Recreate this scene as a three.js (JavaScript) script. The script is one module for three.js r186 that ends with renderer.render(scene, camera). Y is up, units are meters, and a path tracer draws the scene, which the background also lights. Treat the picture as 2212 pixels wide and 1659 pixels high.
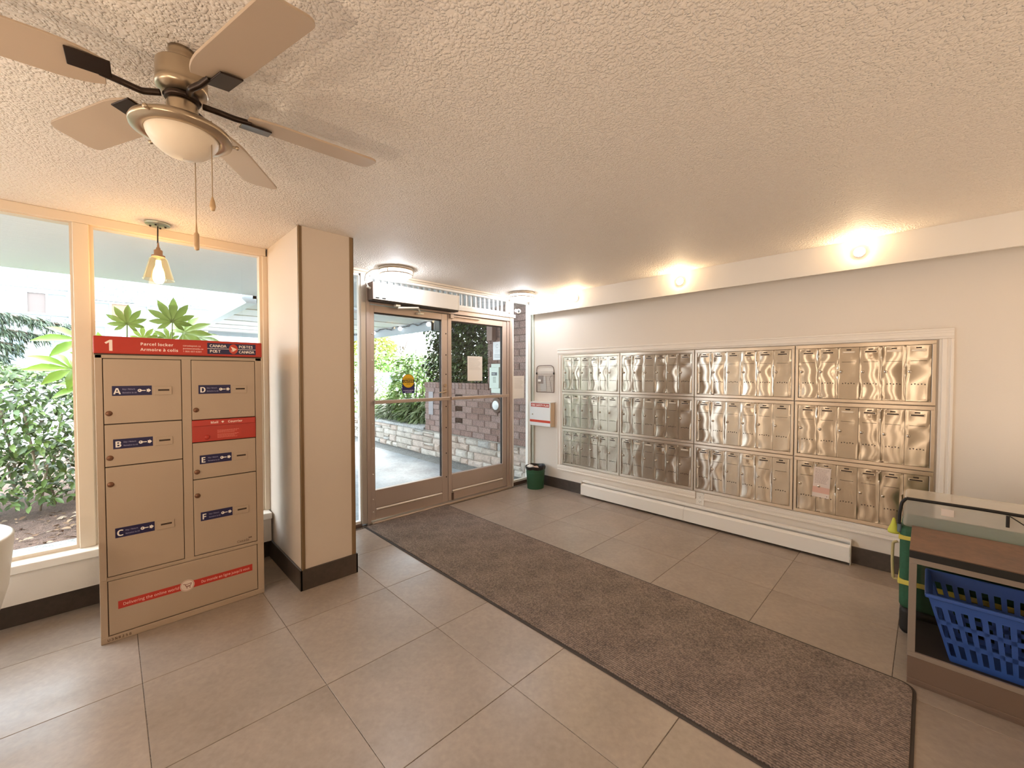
import * as THREE from 'three';
import { RoundedBoxGeometry } from 'three/addons/geometries/RoundedBoxGeometry.js';
import { mergeGeometries, mergeVertices } from 'three/addons/utils/BufferGeometryUtils.js';

// ---------------------------------------------------------------- camera, sky, exposure
const scene = new THREE.Scene();
const camera = new THREE.PerspectiveCamera(86.305, 2212 / 1659, 0.05, 200);
camera.position.set(0, 1.42, 0);
{
  const yaw = THREE.MathUtils.degToRad(44.48), pitch = THREE.MathUtils.degToRad(1.359);
  camera.lookAt(Math.sin(yaw) * Math.cos(pitch), 1.42 - Math.sin(pitch), -Math.cos(yaw) * Math.cos(pitch));
}
const renderer = new THREE.WebGLRenderer({ antialias: true });
renderer.toneMapping = THREE.LinearToneMapping;
renderer.toneMappingExposure = 1.2;
renderer.shadowMap.enabled = true;
scene.background = new THREE.Color().setRGB(0.86, 0.96, 1.05);   // even white overcast
scene.backgroundIntensity = 8.5;
{
  const sun = new THREE.DirectionalLight(0xfff6ea, 5);          // sun behind thin cloud: wide and soft
  sun.position.set(9, 16, -24); sun.target.position.set(0, 0, -9);
  sun.castShadow = true; sun.shadow.radius = 40;
  Object.assign(sun.shadow.camera, { left: -25, right: 25, top: 25, bottom: -25, near: 1, far: 80 });
  scene.add(sun, sun.target);
}
const WARM = 0xffe6ca, COOL = 0xf1f6ff;
function lampLight(parent, x, y, z, color, intensity, radius) {
  const l = new THREE.PointLight(color, intensity, 0, 2);
  l.position.set(x, y, z); l.castShadow = true; l.shadow.radius = radius / 0.02; parent.add(l);
  return l;
}

// ---------------------------------------------------------------- helpers
let seed = 7;
const rnd = () => { seed = (seed * 1664525 + 1013904223) >>> 0; return seed / 4294967296; };
const rr = (a, b) => a + (b - a) * rnd();
const taken = {};
function numbered(n) { taken[n] = (taken[n] ?? -1) + 1; return taken[n] ? n + '_' + String(taken[n]).padStart(3, '0') : n; }
function metric(g) {                                               // uv in metres, from the side each face turns to
  const p = g.attributes.position, n = g.attributes.normal, uv = new Float32Array(p.count * 2);
  for (let i = 0; i < p.count; i++) {
    const ax = Math.abs(n.getX(i)), ay = Math.abs(n.getY(i)), az = Math.abs(n.getZ(i));
    if (ay >= ax && ay >= az) { uv[2 * i] = p.getX(i); uv[2 * i + 1] = p.getZ(i); }
    else if (ax >= az) { uv[2 * i] = p.getZ(i); uv[2 * i + 1] = p.getY(i); }
    else { uv[2 * i] = p.getX(i); uv[2 * i + 1] = p.getY(i); }
  }
  g.setAttribute('uv', new THREE.BufferAttribute(uv, 2));
  return g;
}
const strip = (g) => { const o = g.index ? g.toNonIndexed() : g; for (const k of Object.keys(o.attributes)) if (!['position', 'normal', 'uv'].includes(k)) o.deleteAttribute(k); return o; };
function join(gs, keepUV) {
  const list = (Array.isArray(gs) ? gs : [gs]).map(strip);
  const g = list.length > 1 ? mergeGeometries(list) : list[0];
  return keepUV ? g : metric(g);
}
function mesh(name, gs, m, parent, keepUV) {
  const o = new THREE.Mesh(gs.isBufferGeometry && gs.userData.done ? gs : join(gs, keepUV), m);
  o.name = name; o.castShadow = o.receiveShadow = true; parent.add(o);
  return o;
}
const done = (g) => { g.userData.done = true; return g; };
function tag(o, label, category, group, kind) { Object.assign(o.userData, { label, category }); if (group) o.userData.group = group; if (kind) o.userData.kind = kind; return o; }
function thing(name, label, category, [x, y, z] = [0, 0, 0], turn = 0, group) {
  const o = new THREE.Group(); o.name = numbered(name); scene.add(o);
  o.position.set(x, y, z); o.rotation.y = turn;
  return tag(o, label, category, group);
}
function single(name, label, category, gs, m, group, keepUV) { return tag(mesh(numbered(name), gs, m, scene, keepUV), label, category, group); }
function struct(name, gs, m, keepUV) { const o = mesh(name, gs, m, scene, keepUV); o.userData.kind = 'structure'; return o; }
function structGroup(name, [x, y, z] = [0, 0, 0]) { const o = new THREE.Group(); o.name = name; o.position.set(x, y, z); o.userData.kind = 'structure'; scene.add(o); return o; }
// boxes by corner ranges
const bx = (x0, x1, y0, y1, z0, z1) => new THREE.BoxGeometry(x1 - x0, y1 - y0, z1 - z0).translate((x0 + x1) / 2, (y0 + y1) / 2, (z0 + z1) / 2);
const rb = (x0, x1, y0, y1, z0, z1, r = 0.004, s = 2) => new RoundedBoxGeometry(x1 - x0, y1 - y0, z1 - z0, s, r).translate((x0 + x1) / 2, (y0 + y1) / 2, (z0 + z1) / 2);
const cyl = (r0, r1, h, n = 24) => new THREE.CylinderGeometry(r0, r1, h, n);
const lathe = (pts, n = 40) => new THREE.LatheGeometry(pts.map(([r, y]) => new THREE.Vector2(r, y)), n);
const tube = (pts, r, n = 24, m = 8, closed = false) => new THREE.TubeGeometry(new THREE.CatmullRomCurve3(pts.map((p) => new THREE.Vector3(...p)), closed, 'catmullrom', 0.2), n, r, m, closed);
const V = (x, y, z) => new THREE.Vector3(x, y, z);
function bar(a, b, r, n = 8) {                                      // straight round bar
  const d = b.clone().sub(a), g = cyl(r, r, d.length(), n);
  g.applyQuaternion(new THREE.Quaternion().setFromUnitVectors(V(0, 1, 0), d.normalize()));
  return g.translate((a.x + b.x) / 2, (a.y + b.y) / 2, (a.z + b.z) / 2);
}

// ---------------------------------------------------------------- textures
function noise2(period, sd) {
  const t = new Float32Array(period * period); let s = Math.imul(sd + 1, 0x9e3779b1) | 0;
  for (let i = 0; i < t.length; i++) { s = (s + 0x6d2b79f5) | 0; let v = Math.imul(s ^ (s >>> 15), 1 | s); v = (v + Math.imul(v ^ (v >>> 7), 61 | v)) ^ v; t[i] = ((v ^ (v >>> 14)) >>> 0) / 4294967296; }
  return (x, y) => {
    const xi = Math.floor(x), yi = Math.floor(y), fx = x - xi, fy = y - yi, u = fx * fx * (3 - 2 * fx), v = fy * fy * (3 - 2 * fy);
    const at = (a, b) => t[(((b % period) + period) % period) * period + (((a % period) + period) % period)];
    return (at(xi, yi) * (1 - u) + at(xi + 1, yi) * u) * (1 - v) + (at(xi, yi + 1) * (1 - u) + at(xi + 1, yi + 1) * u) * v;
  };
}
function fbm(size, base, octaves, sd, stretch = 1) {                // tileable 0..1
  const out = new Float32Array(size * size), ns = [];
  for (let o = 0; o < octaves; o++) ns.push(noise2(base << o, sd + o));
  for (let y = 0; y < size; y++) for (let x = 0; x < size; x++) {
    let v = 0, a = 0.5, tot = 0;
    for (let o = 0; o < octaves; o++) { const f = (base << o) / size; v += a * ns[o](x * f, y * f * stretch); tot += a; a *= 0.6; }
    out[y * size + x] = v / tot;
  }
  return out;
}
function tex(w, h, f, metres, srgb) {                               // f(i) -> grey or [r,g,b], 0..255
  const d = new Uint8Array(w * h * 4);
  for (let i = 0; i < w * h; i++) { const v = f(i), c = typeof v === 'number' ? [v, v, v] : v; d[4 * i] = c[0]; d[4 * i + 1] = c[1]; d[4 * i + 2] = c[2]; d[4 * i + 3] = 255; }
  const t = new THREE.DataTexture(d, w, h); t.wrapS = t.wrapT = THREE.RepeatWrapping; t.magFilter = THREE.LinearFilter; t.minFilter = THREE.LinearMipmapLinearFilter; t.generateMipmaps = true;
  t.repeat.set(1 / metres[0], 1 / metres[1]); if (srgb) t.colorSpace = THREE.SRGBColorSpace; t.needsUpdate = true;
  return t;
}
function again(t, metres) { const c = t.clone(); c.repeat.set(1 / metres[0], 1 / metres[1]); c.needsUpdate = true; return c; }
const cl = (v) => Math.max(0, Math.min(255, v));
const N1 = fbm(512, 8, 6, 11), N2 = fbm(512, 4, 7, 23), N3 = fbm(512, 64, 3, 5);
const mottle = tex(512, 512, (i) => cl(205 + (N2[i] - 0.5) * 90 + (N3[i] - 0.5) * 40), [1.3, 1.3], true);     // grain that multiplies a colour
const speckle = tex(512, 512, (i) => cl(200 + (N3[i] - 0.5) * 150 + (N1[i] - 0.5) * 60), [0.5, 0.5], true);
const grainBump = tex(512, 512, (i) => cl(128 + (N3[i] - 0.5) * 180 + (N1[i] - 0.5) * 80), [0.4, 0.4]);
const paintBump = tex(512, 512, (i) => cl(128 + (N3[i] - 0.5) * 130), [0.35, 0.35]);
const tileMap = tex(512, 512, (i) => cl(226 + (N2[i] - 0.5) * 34 + (N3[i] - 0.5) * 24), [1.1, 1.1], true);
const tileRough = tex(512, 512, (i) => cl(150 + (N1[i] - 0.5) * 70), [0.9, 0.9]);
// popcorn ceiling: crowded round crumbs of several sizes
const popcorn = (() => {
  const S = 1024, h = new Float32Array(S * S); let s = 99;
  const r = () => { s = (s * 1664525 + 1013904223) >>> 0; return s / 4294967296; };
  for (let k = 0; k < 12500; k++) {
    const cx = r() * S, cy = r() * S, q = r(), rad = 3.2 + 6.5 * q * q, top = (0.35 + 0.65 * r()) * Math.min(1, 0.45 + rad / 11), R = Math.ceil(rad);
    const e = 0.7 + 0.6 * r(), an = r() * Math.PI, ca = Math.cos(an), sa = Math.sin(an);
    for (let dy = -R; dy <= R; dy++) for (let dx = -R; dx <= R; dx++) {
      const u = (dx * ca + dy * sa) * e, v = (-dx * sa + dy * ca) / e, d2 = (u * u + v * v) / (rad * rad);
      if (d2 >= 1) continue;
      const at = (((Math.round(cy + dy) % S) + S) % S) * S + (((Math.round(cx + dx) % S) + S) % S), val = top * Math.sqrt(1 - d2);
      if (val > h[at]) h[at] = val;
    }
  }
  return tex(S, S, (i) => cl(h[i] * 255), [0.78, 0.78]);
})();
// ribbed entrance mat: ribs run across u, loops break them up
const matRib = tex(512, 512, (i) => { const y = i % 512, x = (i / 512) | 0; return cl(110 + 95 * Math.sin((y / 512) * 2 * Math.PI * 32) + (N3[i] - 0.5) * 170 + (x % 3) * 4); }, [0.4, 0.4]);
const matMap = tex(512, 512, (i) => { const y = i % 512, b = 205 + 26 * Math.sin((y / 512) * 2 * Math.PI * 32) + (N3[i] - 0.5) * 150 + (N2[i] - 0.5) * 60; return [cl(b), cl(b * 0.985), cl(b * 0.97)]; }, [0.4, 0.4], true);
const brushed = tex(512, 512, (() => { const row = new Float32Array(512); let s = 3; for (let y = 0; y < 512; y++) { s = (s * 1664525 + 1013904223) >>> 0; row[y] = s / 4294967296; } return (i) => cl(128 + (row[(i / 512) | 0] - 0.5) * 90 + (N3[i] - 0.5) * 40); })(), [0.3, 0.12]);
const woodMap = tex(512, 512, (() => { const f = fbm(512, 4, 6, 77, 14); return (i) => { const v = 0.72 + 0.5 * (f[i] - 0.5); return [cl(255 * v), cl(246 * v), cl(236 * v)]; }; })(), [0.9, 0.9], true);
const slateBump = tex(512, 512, (i) => cl(255 * Math.pow(Math.abs(N2[i] - 0.5) * 2.2, 0.6)), [1.6, 1.6]);

// ---------------------------------------------------------------- materials
const std = (color, roughness = 0.6, metalness = 0, more = {}) => new THREE.MeshStandardMaterial({ color, roughness, metalness, ...more });
const phys = (o) => new THREE.MeshPhysicalMaterial(o);
const glow = (color, k, more = {}) => new THREE.MeshStandardMaterial({ color: 0xffffff, emissive: color, emissiveIntensity: k, roughness: 0.5, ...more });
const M = {
  wall: std(0xe6ddd2, 0.62, 0, { bumpMap: paintBump, bumpScale: 0.0006 }),
  wallWhite: std(0xece6de, 0.55, 0, { bumpMap: paintBump, bumpScale: 0.0005 }),
  column: std(0xd6c8b9, 0.6, 0, { bumpMap: paintBump, bumpScale: 0.0005 }),
  ceiling: std(0xeae1d7, 0.7, 0, { bumpMap: popcorn, bumpScale: 0.0042 }),
  trim: std(0xefe7dd, 0.4),
  frameCream: std(0xdccdb9, 0.45),
  grout: std(0x8d8176, 0.9, 0, { map: speckle }),
  tiles: [0xb4a496, 0xb1a193, 0xb7a799].map((c) => std(c, 0.55, 0, { map: tileMap, roughnessMap: tileRough })),
  base: std(0x5f5249, 0.45, 0, { map: mottle }),
  guard: std(0x8a7152, 0.4, 0.25),
  alu: std(0xc0b0a6, 0.42, 0.45),
  aluDark: std(0x6f5b50, 0.45, 0.4),
  aluLight: std(0xc9c1b8, 0.35, 0.6),
  steelDark: std(0x2c2623, 0.5, 0.3),
  black: std(0x16130f, 0.6),
  glass: phys({ color: 0xffffff, roughness: 0, metalness: 0, transmission: 1, thickness: 0, ior: 1.5 }),
  nickel: std(0xb9a78f, 0.32, 0.9),
  nickelDark: std(0x3b2f28, 0.35, 0.8),
  blade: std(0xb9a48e, 0.55),
  white: std(0xf1eee8, 0.45),
  whiteGloss: std(0xf3f0ea, 0.3),
  locker: std(0xb6a28d, 0.5, 0.05, { bumpMap: paintBump, bumpScale: 0.0003 }),
  lockerDark: std(0x3a2a1f, 0.7),
  red: std(0xb23222, 0.35),
  paper: std(0xf2eee8, 0.8, 0, { side: THREE.DoubleSide }),
  mat: std(0xa08f85, 0.95, 0, { map: matMap, bumpMap: matRib, bumpScale: 0.004 }),
  matEdge: std(0x3e3631, 0.7),
};
function canvas(w, h, draw) { const c = document.createElement('canvas'); c.width = w; c.height = h; const x = c.getContext('2d'); draw(x, w, h); const t = new THREE.CanvasTexture(c); t.colorSpace = THREE.SRGBColorSpace; t.magFilter = THREE.LinearFilter; return t; }
function print(w, h, px, draw, rough = 0.5, more = {}) { return std(0xffffff, rough, 0, { map: canvas(Math.round(w * px), Math.round(h * px), draw), ...more }); }
// a flat print w x h, facing +z, -x or so by turn about y
function sheet(w, h, x, y, z, ry = 0, rz = 0) { const g = new THREE.PlaneGeometry(w, h); if (rz) g.rotateZ(rz); if (ry) g.rotateY(ry); return g.translate(x, y, z); }
function scribble(c, x, y, w, n, lh, color) { c.fillStyle = color; for (let k = 0; k < n; k++) { let u = x; const end = x + w * (0.75 + 0.25 * Math.abs(Math.sin(k * 2.7 + x))); while (u < end) { const l = lh * (0.6 + 1.6 * Math.abs(Math.sin(u * 1.3 + k))); c.fillRect(u, y + k * lh * 1.6, Math.min(l, end - u), lh * 0.62); u += l + lh * 0.4; } } }

// ================================================================ the room
const CEIL = 2.38, XR = 3.975, XL = -3.2, ZF = -3.62, ZD = -3.69, ZB = 3.0;
{ // floor: grout bed and one mesh per porcelain tile
  const floor = struct('floor', bx(XL - 0.1, XR + 0.1, -0.12, -0.002, ZF - 0.09, ZB + 0.1), M.grout);
  const P = 0.601, PZ = 0.603, gap = 0.0014, cache = {};
  for (let i = -8; i <= 8; i++) for (let k = -8; k <= 12; k++) {
    const x0 = Math.max(XL, 0.686 + i * P + gap), x1 = Math.min(XR, 0.686 + (i + 1) * P - gap), z0 = Math.max(ZF, -1.907 + k * PZ + gap), z1 = Math.min(ZB, -1.907 + (k + 1) * PZ - gap);
    if (x1 - x0 < 0.02 || z1 - z0 < 0.02) continue;
    const w = x1 - x0, d = z1 - z0, v = ((i * 7 + k * 13) % 3 + 3) % 3, key = w.toFixed(3) + d.toFixed(3) + v;
    if (!cache[key]) {
      const e = 0.0012, a = w / 2, b = d / 2;   // flat top with a fine eased edge
      const g = new THREE.BufferGeometry(), P8 = [[-a, -0.0019, -b], [a, -0.0019, -b], [a, -0.0019, b], [-a, -0.0019, b], [-a, -e, -b], [a, -e, -b], [a, -e, b], [-a, -e, b], [-a + e, 0, -b + e], [a - e, 0, -b + e], [a - e, 0, b - e], [-a + e, 0, b - e]];
      const f = []; for (let r = 0; r < 2; r++) for (let q = 0; q < 4; q++) { const A = r * 4 + q, B = r * 4 + (q + 1) % 4; f.push(A, A + 4, B, B, A + 4, B + 4); }
      f.push(8, 11, 10, 8, 10, 9);
      g.setAttribute('position', new THREE.BufferAttribute(new Float32Array(f.flatMap((q) => P8[q])), 3)); g.computeVertexNormals();
      metric(g); const uv = g.attributes.uv; for (let q = 0; q < uv.count; q++) uv.setXY(q, uv.getX(q) + v * 0.37, uv.getY(q) + v * 0.53);
      cache[key] = done(g);
    }
    const t = mesh('tile', cache[key], M.tiles[(((i * 5 + k * 3) % 3) + 3) % 3], floor);
    t.position.set((x0 + x1) / 2, 0, (z0 + z1) / 2);
  }
}
struct('ceiling', bx(XL - 0.1, XR + 0.15, CEIL, CEIL + 0.22, ZF - 0.15, ZB + 0.1), M.ceiling);
struct('wall_right', bx(XR, XR + 0.14, -0.1, CEIL, -3.63, ZB + 0.1), M.wall);
struct('wall_back', bx(XL, XR, 0, CEIL, ZB, ZB + 0.1), M.wall);
struct('wall_left', bx(XL - 0.1, XL, -0.1, CEIL, ZF - 0.1, ZB + 0.1), M.wall);
struct('wall_front', [bx(XL, 0.865, 0.145, 0.318, -3.70, -3.515), bx(XL, 0.865, -0.02, 0.145, -3.70, -3.60), bx(XL, -3.1, 0.318, CEIL, -3.72, -3.6)], M.wallWhite);
struct('baseboard_front', rb(XL, 0.868, 0.0, 0.14, -3.6, -3.585, 0.003), M.base);
struct('trim_1', rb(XL, 0.868, 0.318, 0.366, -3.64, -3.497, 0.006), M.white);            // deep painted sill
// column between the windows and the doors
struct('wall_column', bx(0.88, 1.235, -0.02, CEIL, -3.75, -2.862), M.column);
{
  const c = structGroup('trim_2');
  for (const x of [0.8705, 1.2245]) { // angle strips on the two front corners
    mesh('corner_strip', x < 1 ? [rb(0.8755, 0.9, 0.136, 2.378, -2.8665, -2.8575, 0.0015), rb(0.8755, 0.8805, 0.136, 2.378, -2.8665, -2.845, 0.0015)] : [rb(1.212, 1.2395, 0.136, 2.378, -2.8665, -2.8575, 0.0015), rb(1.2345, 1.2395, 0.136, 2.378, -2.89, -2.8575, 0.0015)], M.guard, c);
  }
}
struct('baseboard_column', [rb(0.866, 1.249, 0, 0.136, -2.862, -2.848, 0.003), rb(0.866, 0.88, 0, 0.136, -3.585, -2.848, 0.003), rb(1.235, 1.249, 0, 0.136, -3.66, -2.848, 0.003)], M.base);
struct('baseboard_right', rb(XR - 0.013, XR, 0, 0.126, -3.62, ZB, 0.003), M.base);
// windows
function windowUnit(name, x0, x1, y0, y1, m) {
  const w = structGroup(name);
  mesh('window_frame', [bx(x0, x0 + 0.024, y0, y1, -3.665, -3.60), bx(x1 - 0.024, x1, y0, y1, -3.665, -3.60), bx(x0 + 0.024, x1 - 0.024, y1 - 0.012, y1, -3.665, -3.60), bx(x0 + 0.024, x1 - 0.024, y0, y0 + 0.022, -3.665, -3.60)], m, w);
  mesh('pane', new THREE.PlaneGeometry(x1 - x0 - 0.05, y1 - y0 - 0.036).translate((x0 + x1) / 2, (y0 + y1 + 0.01) / 2, -3.645), M.glass, w);
  return w;
}
windowUnit('window_1', -3.1, -0.135, 0.366, 2.332, M.frameCream);
windowUnit('window_2', -0.082, 0.852, 0.366, 2.332, M.frameCream);
struct('trim_3', [rb(-3.1, 0.868, 2.326, CEIL, -3.68, -3.575, 0.004), rb(-0.146, -0.076, 0.366, 2.326, -3.68, -3.575, 0.005), rb(0.846, 0.88, 0.366, 2.326, -3.68, -3.585, 0.003)], M.frameCream);

// entrance wall: frame, sidelights, transom, two door leaves
{
  const f = structGroup('trim_4');
  mesh('door_frame', [
    rb(1.655, 1.705, 0.02, 2.36, ZD - 0.06, ZD + 0.02, 0.004),       // bright post of the left sidelight
  ], M.aluLight, f);
  mesh('door_frame', [
    rb(1.705, 1.74, 0.0, 2.36, ZD - 0.06, ZD + 0.025, 0.003), rb(3.52, 3.56, 0, 2.08, ZD - 0.06, ZD + 0.02, 0.003), rb(3.56, 3.60, 0, 2.36, ZD - 0.06, ZD + 0.035, 0.003),
    rb(1.74, 3.56, 2.078, 2.125, ZD - 0.06, ZD + 0.03, 0.003),
  ], M.alu, f);
  mesh('door_frame', [rb(3.60, 3.628, 0.0, 2.36, ZD - 0.06, ZD + 0.025, 0.003), rb(1.74, 3.645, 2.125, 2.165, ZD - 0.06, ZD + 0.045, 0.004)], M.white, f);
  mesh('head_trim', [rb(1.235, 3.975, 2.345, 2.362, ZD - 0.06, ZD + 0.03, 0.003), rb(1.235, 3.975, 2.362, CEIL, ZD - 0.1, ZD + 0.06, 0.004)], M.frameCream, f);
  mesh('threshold', rb(1.74, 3.56, 0.0, 0.022, ZD - 0.08, ZD + 0.06, 0.004), std(0xcbb9a6, 0.3, 0.7), f);
  mesh('corner_post', [rb(3.925, 3.943, 0, 2.345, ZD - 0.05, ZD + 0.03, 0.002), rb(3.943, 3.955, 0, 2.345, ZD - 0.06, ZD + 0.0, 0.002)], M.white, f);
  mesh('corner_post', rb(3.952, 3.985, 0, 2.345, ZD - 0.05, -3.625, 0.002), std(0xcfd3c8, 0.3, 0.5), f);
  mesh('base_rail', [rb(1.235, 1.655, 0, 0.03, ZD - 0.05, ZD + 0.02, 0.003), rb(3.628, 3.93, 0, 0.042, ZD - 0.05, ZD + 0.01, 0.003)], M.aluDark, f);
}
function sidelight(name, x0, x1, y0, y1, m) {
  const w = structGroup(name);
  mesh('window_frame', [rb(x0, x0 + 0.014, y0, y1, ZD - 0.03, ZD + 0.012, 0.002), rb(x1 - 0.014, x1, y0, y1, ZD - 0.03, ZD + 0.012, 0.002), rb(x0, x1, y1 - 0.02, y1, ZD - 0.03, ZD + 0.012, 0.002), rb(x0, x1, y0, y0 + 0.026, ZD - 0.03, ZD + 0.012, 0.002)], m, w);
  mesh('pane', new THREE.PlaneGeometry(x1 - x0 - 0.03, y1 - y0 - 0.05).translate((x0 + x1) / 2, (y0 + y1 + 0.006) / 2, ZD - 0.01), M.glass, w);
  return w;
}
sidelight('window_3', 1.24, 1.655, 0.03, 2.345, M.white);
sidelight('window_4', 3.628, 3.925, 0.042, 2.345, M.white);
{ // transom with upright blind slats behind its glass
  const w = sidelight('window_5', 1.74, 3.56, 2.165, 2.345, M.white);
  const slatM = [std(0xd5d8d8, 0.5), std(0xe4e6e6, 0.5)];
  const g = done(join(rb(-0.046, 0.046, 0, 0.168, -0.0015, 0.0015, 0.001, 1)));
  for (let k = 0; k < 26; k++) { const s = mesh('slat', g, slatM[k % 2], w); s.position.set(1.795 + k * 0.0685, 2.172, ZD - 0.062); s.rotation.y = 0.55; }
}
function doorLeaf(name, x0, x1, gx0, gx1, hand) {
  const d = structGroup(name), y0 = 0.03, y1 = 2.072, gy0 = 0.315, gy1 = 2.006, a = ZD - 0.035, b = ZD + 0.012;
  mesh('stile', rb(x0, gx0, y0, y1, a, b, 0.003), M.alu, d); mesh('stile', rb(gx1, x1, y0, y1, a, b, 0.003), M.alu, d);
  mesh('top_rail', rb(gx0, gx1, gy1, y1, a, b, 0.003), M.alu, d);
  mesh('glass_bead', [bx(gx0, gx1, gy1 - 0.012, gy1, a + 0.01, b - 0.012), bx(gx0, gx0 + 0.006, gy0, gy1 - 0.012, a + 0.01, b - 0.012), bx(gx1 - 0.006, gx1, gy0, gy1 - 0.012, a + 0.01, b - 0.012)], M.steelDark, d);
  mesh('pane', new THREE.PlaneGeometry(gx1 - gx0, gy1 - gy0).translate((gx0 + gx1) / 2, (gy0 + gy1) / 2, ZD - 0.012), M.glass, d);
  mesh('bottom_rail', [rb(gx0, gx1, 0.147, gy0, a, b, 0.003), rb(gx0, gx1, y0, 0.118, a, b, 0.003), bx(gx0, gx1, 0.118, 0.147, a, b - 0.012)], M.alu, d);
  mesh('ledge_bead', rb(gx0 + 0.004, gx1 - 0.002, 0.122, 0.14, b - 0.012, b + 0.012, 0.008, 3), std(0xf0e6da, 0.25, 0.2), d);
  mesh('push_bar', [rb(x0 + (hand > 0 ? 0.02 : 0.015), x1 - 0.008, 1.14, 1.175, b + 0.035, b + 0.06, 0.006, 3), rb(x0 + 0.03, x0 + 0.06, 1.143, 1.172, b, b + 0.036, 0.003), rb(x1 - 0.05, x1 - 0.02, 1.143, 1.172, b, b + 0.036, 0.003)], std(0xc4b3a6, 0.35, 0.4), d);
  return d;
}
{
  const l = doorLeaf('door_1', 1.745, 2.628, 1.788, 2.552, 1), r = doorLeaf('door_2', 2.634, 3.517, 2.682, 3.45, -1);
  const pin = done(join(lathe([[0, 0.006], [0.006, 0.004], [0.007, 0]], 10).rotateX(Math.PI / 2)));
  const bright = std(0xf4ece2, 0.25, 0.3), dark = M.steelDark;
  for (const y of [0.11, 0.23, 0.47, 0.72, 0.95, 1.3, 1.55, 1.8]) { const p = mesh('rivet', pin, bright, l); p.position.set(1.766, y, ZD + 0.012); }
  for (const y of [0.3, 0.56, 0.84, 1.07, 1.42, 1.63, 1.86]) { const p = mesh('screw', pin, dark, l); p.position.set(2.607, y, ZD + 0.012); }
  mesh('lock', [cyl(0.016, 0.018, 0.014, 20).rotateX(Math.PI / 2).translate(2.592, 1.3, ZD + 0.018), rb(2.575, 2.6, 1.215, 1.262, ZD + 0.012, ZD + 0.026, 0.003)], M.nickel, l);
  mesh('lever', [bar(V(2.588, 1.238, ZD + 0.026), V(2.588, 1.238, ZD + 0.06), 0.007), bar(V(2.588, 1.238, ZD + 0.058), V(2.49, 1.225, ZD + 0.058), 0.006)], M.nickel, l);
  mesh('closer_track', [rb(2.66, 3.08, 2.048, 2.066, ZD + 0.012, ZD + 0.03, 0.002), rb(2.655, 2.7, 2.03, 2.075, ZD + 0.012, ZD + 0.035, 0.004)], M.alu, r);
  mesh('flush_bolt', rb(2.675, 2.7, 0.03, 0.11, ZD + 0.012, ZD + 0.024, 0.003), M.aluDark, r);
  // caution disc and notices are things of their own, on the glass
  const cm = print(0.142, 0.195, 2600, (c, w, h) => {
    c.fillStyle = '#221c60'; c.fillRect(0, h * 0.5, w, h * 0.5);
    c.fillStyle = '#15120c'; c.beginPath(); c.arc(w / 2, w / 2, w / 2, 0, 7); c.fill();
    c.fillStyle = '#e6b51c'; c.beginPath(); c.arc(w / 2, w / 2, w * 0.475, 0, 7); c.fill();
    c.fillStyle = '#15120c'; c.fillRect(0, w * 0.41, w, w * 0.21);
    c.textAlign = 'center'; c.textBaseline = 'middle'; c.fillStyle = '#f6c92a'; c.font = 'bold ' + w * 0.185 + 'px sans-serif'; c.fillText('CAUTION', w / 2, w * 0.52, w * 0.9);
    c.fillStyle = '#5d4a10'; c.font = 'bold ' + w * 0.105 + 'px sans-serif'; c.fillText('AUTOMATIC', w / 2, w * 0.33, w * 0.8); c.fillText('DOOR', w / 2, w * 0.72);
    c.fillStyle = '#d9d4f2'; c.font = 'bold ' + w * 0.095 + 'px sans-serif'; c.fillText('ACTIVATE SWITCH', w / 2, h * 0.86, w * 0.86); c.fillText('TO OPERATE', w / 2, h * 0.945, w * 0.7);
  }, 0.5, { transparent: true, side: THREE.DoubleSide });
  // outline cut: disc above, square foot below
  const s = new THREE.Shape(); const R = 0.071; s.moveTo(-R, -0.124); s.lineTo(R, -0.124); s.lineTo(R, 0); s.absarc(0, 0, R, 0, Math.PI, false); s.lineTo(-R, -0.124);
  const g = new THREE.ShapeGeometry(s, 24), p = g.attributes.position, uv = g.attributes.uv;
  for (let i = 0; i < p.count; i++) uv.setXY(i, (p.getX(i) + R) / (2 * R), (p.getY(i) + 0.124) / 0.195);
  single('caution_sticker', 'yellow round automatic caution door sticker with blue foot on left door glass', 'sticker', g.translate(2.161, 1.352, ZD - 0.0105), cm, null, true);
  const blank = (seedY) => print(0.22, 0.29, 900, (c, w, h) => { c.fillStyle = '#f1eeea'; c.fillRect(0, 0, w, h); scribble(c, w * 0.1, h * 0.08, w * 0.8, 14, h * 0.022, 'rgba(120,115,110,0.28)'); }, 0.8, { side: THREE.DoubleSide });
  single('paper_notice', 'blank looking white paper sheet taped on the right door glass', 'notice', sheet(0.222, 0.285, 3.03, 1.486, ZD - 0.009), blank(), null, true);
  single('paper_notice', 'white paper sheet taped on narrow glass beside the right door', 'notice', sheet(0.2, 0.29, 3.752, 1.254, ZD - 0.007), blank(), null, true);
}
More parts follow.
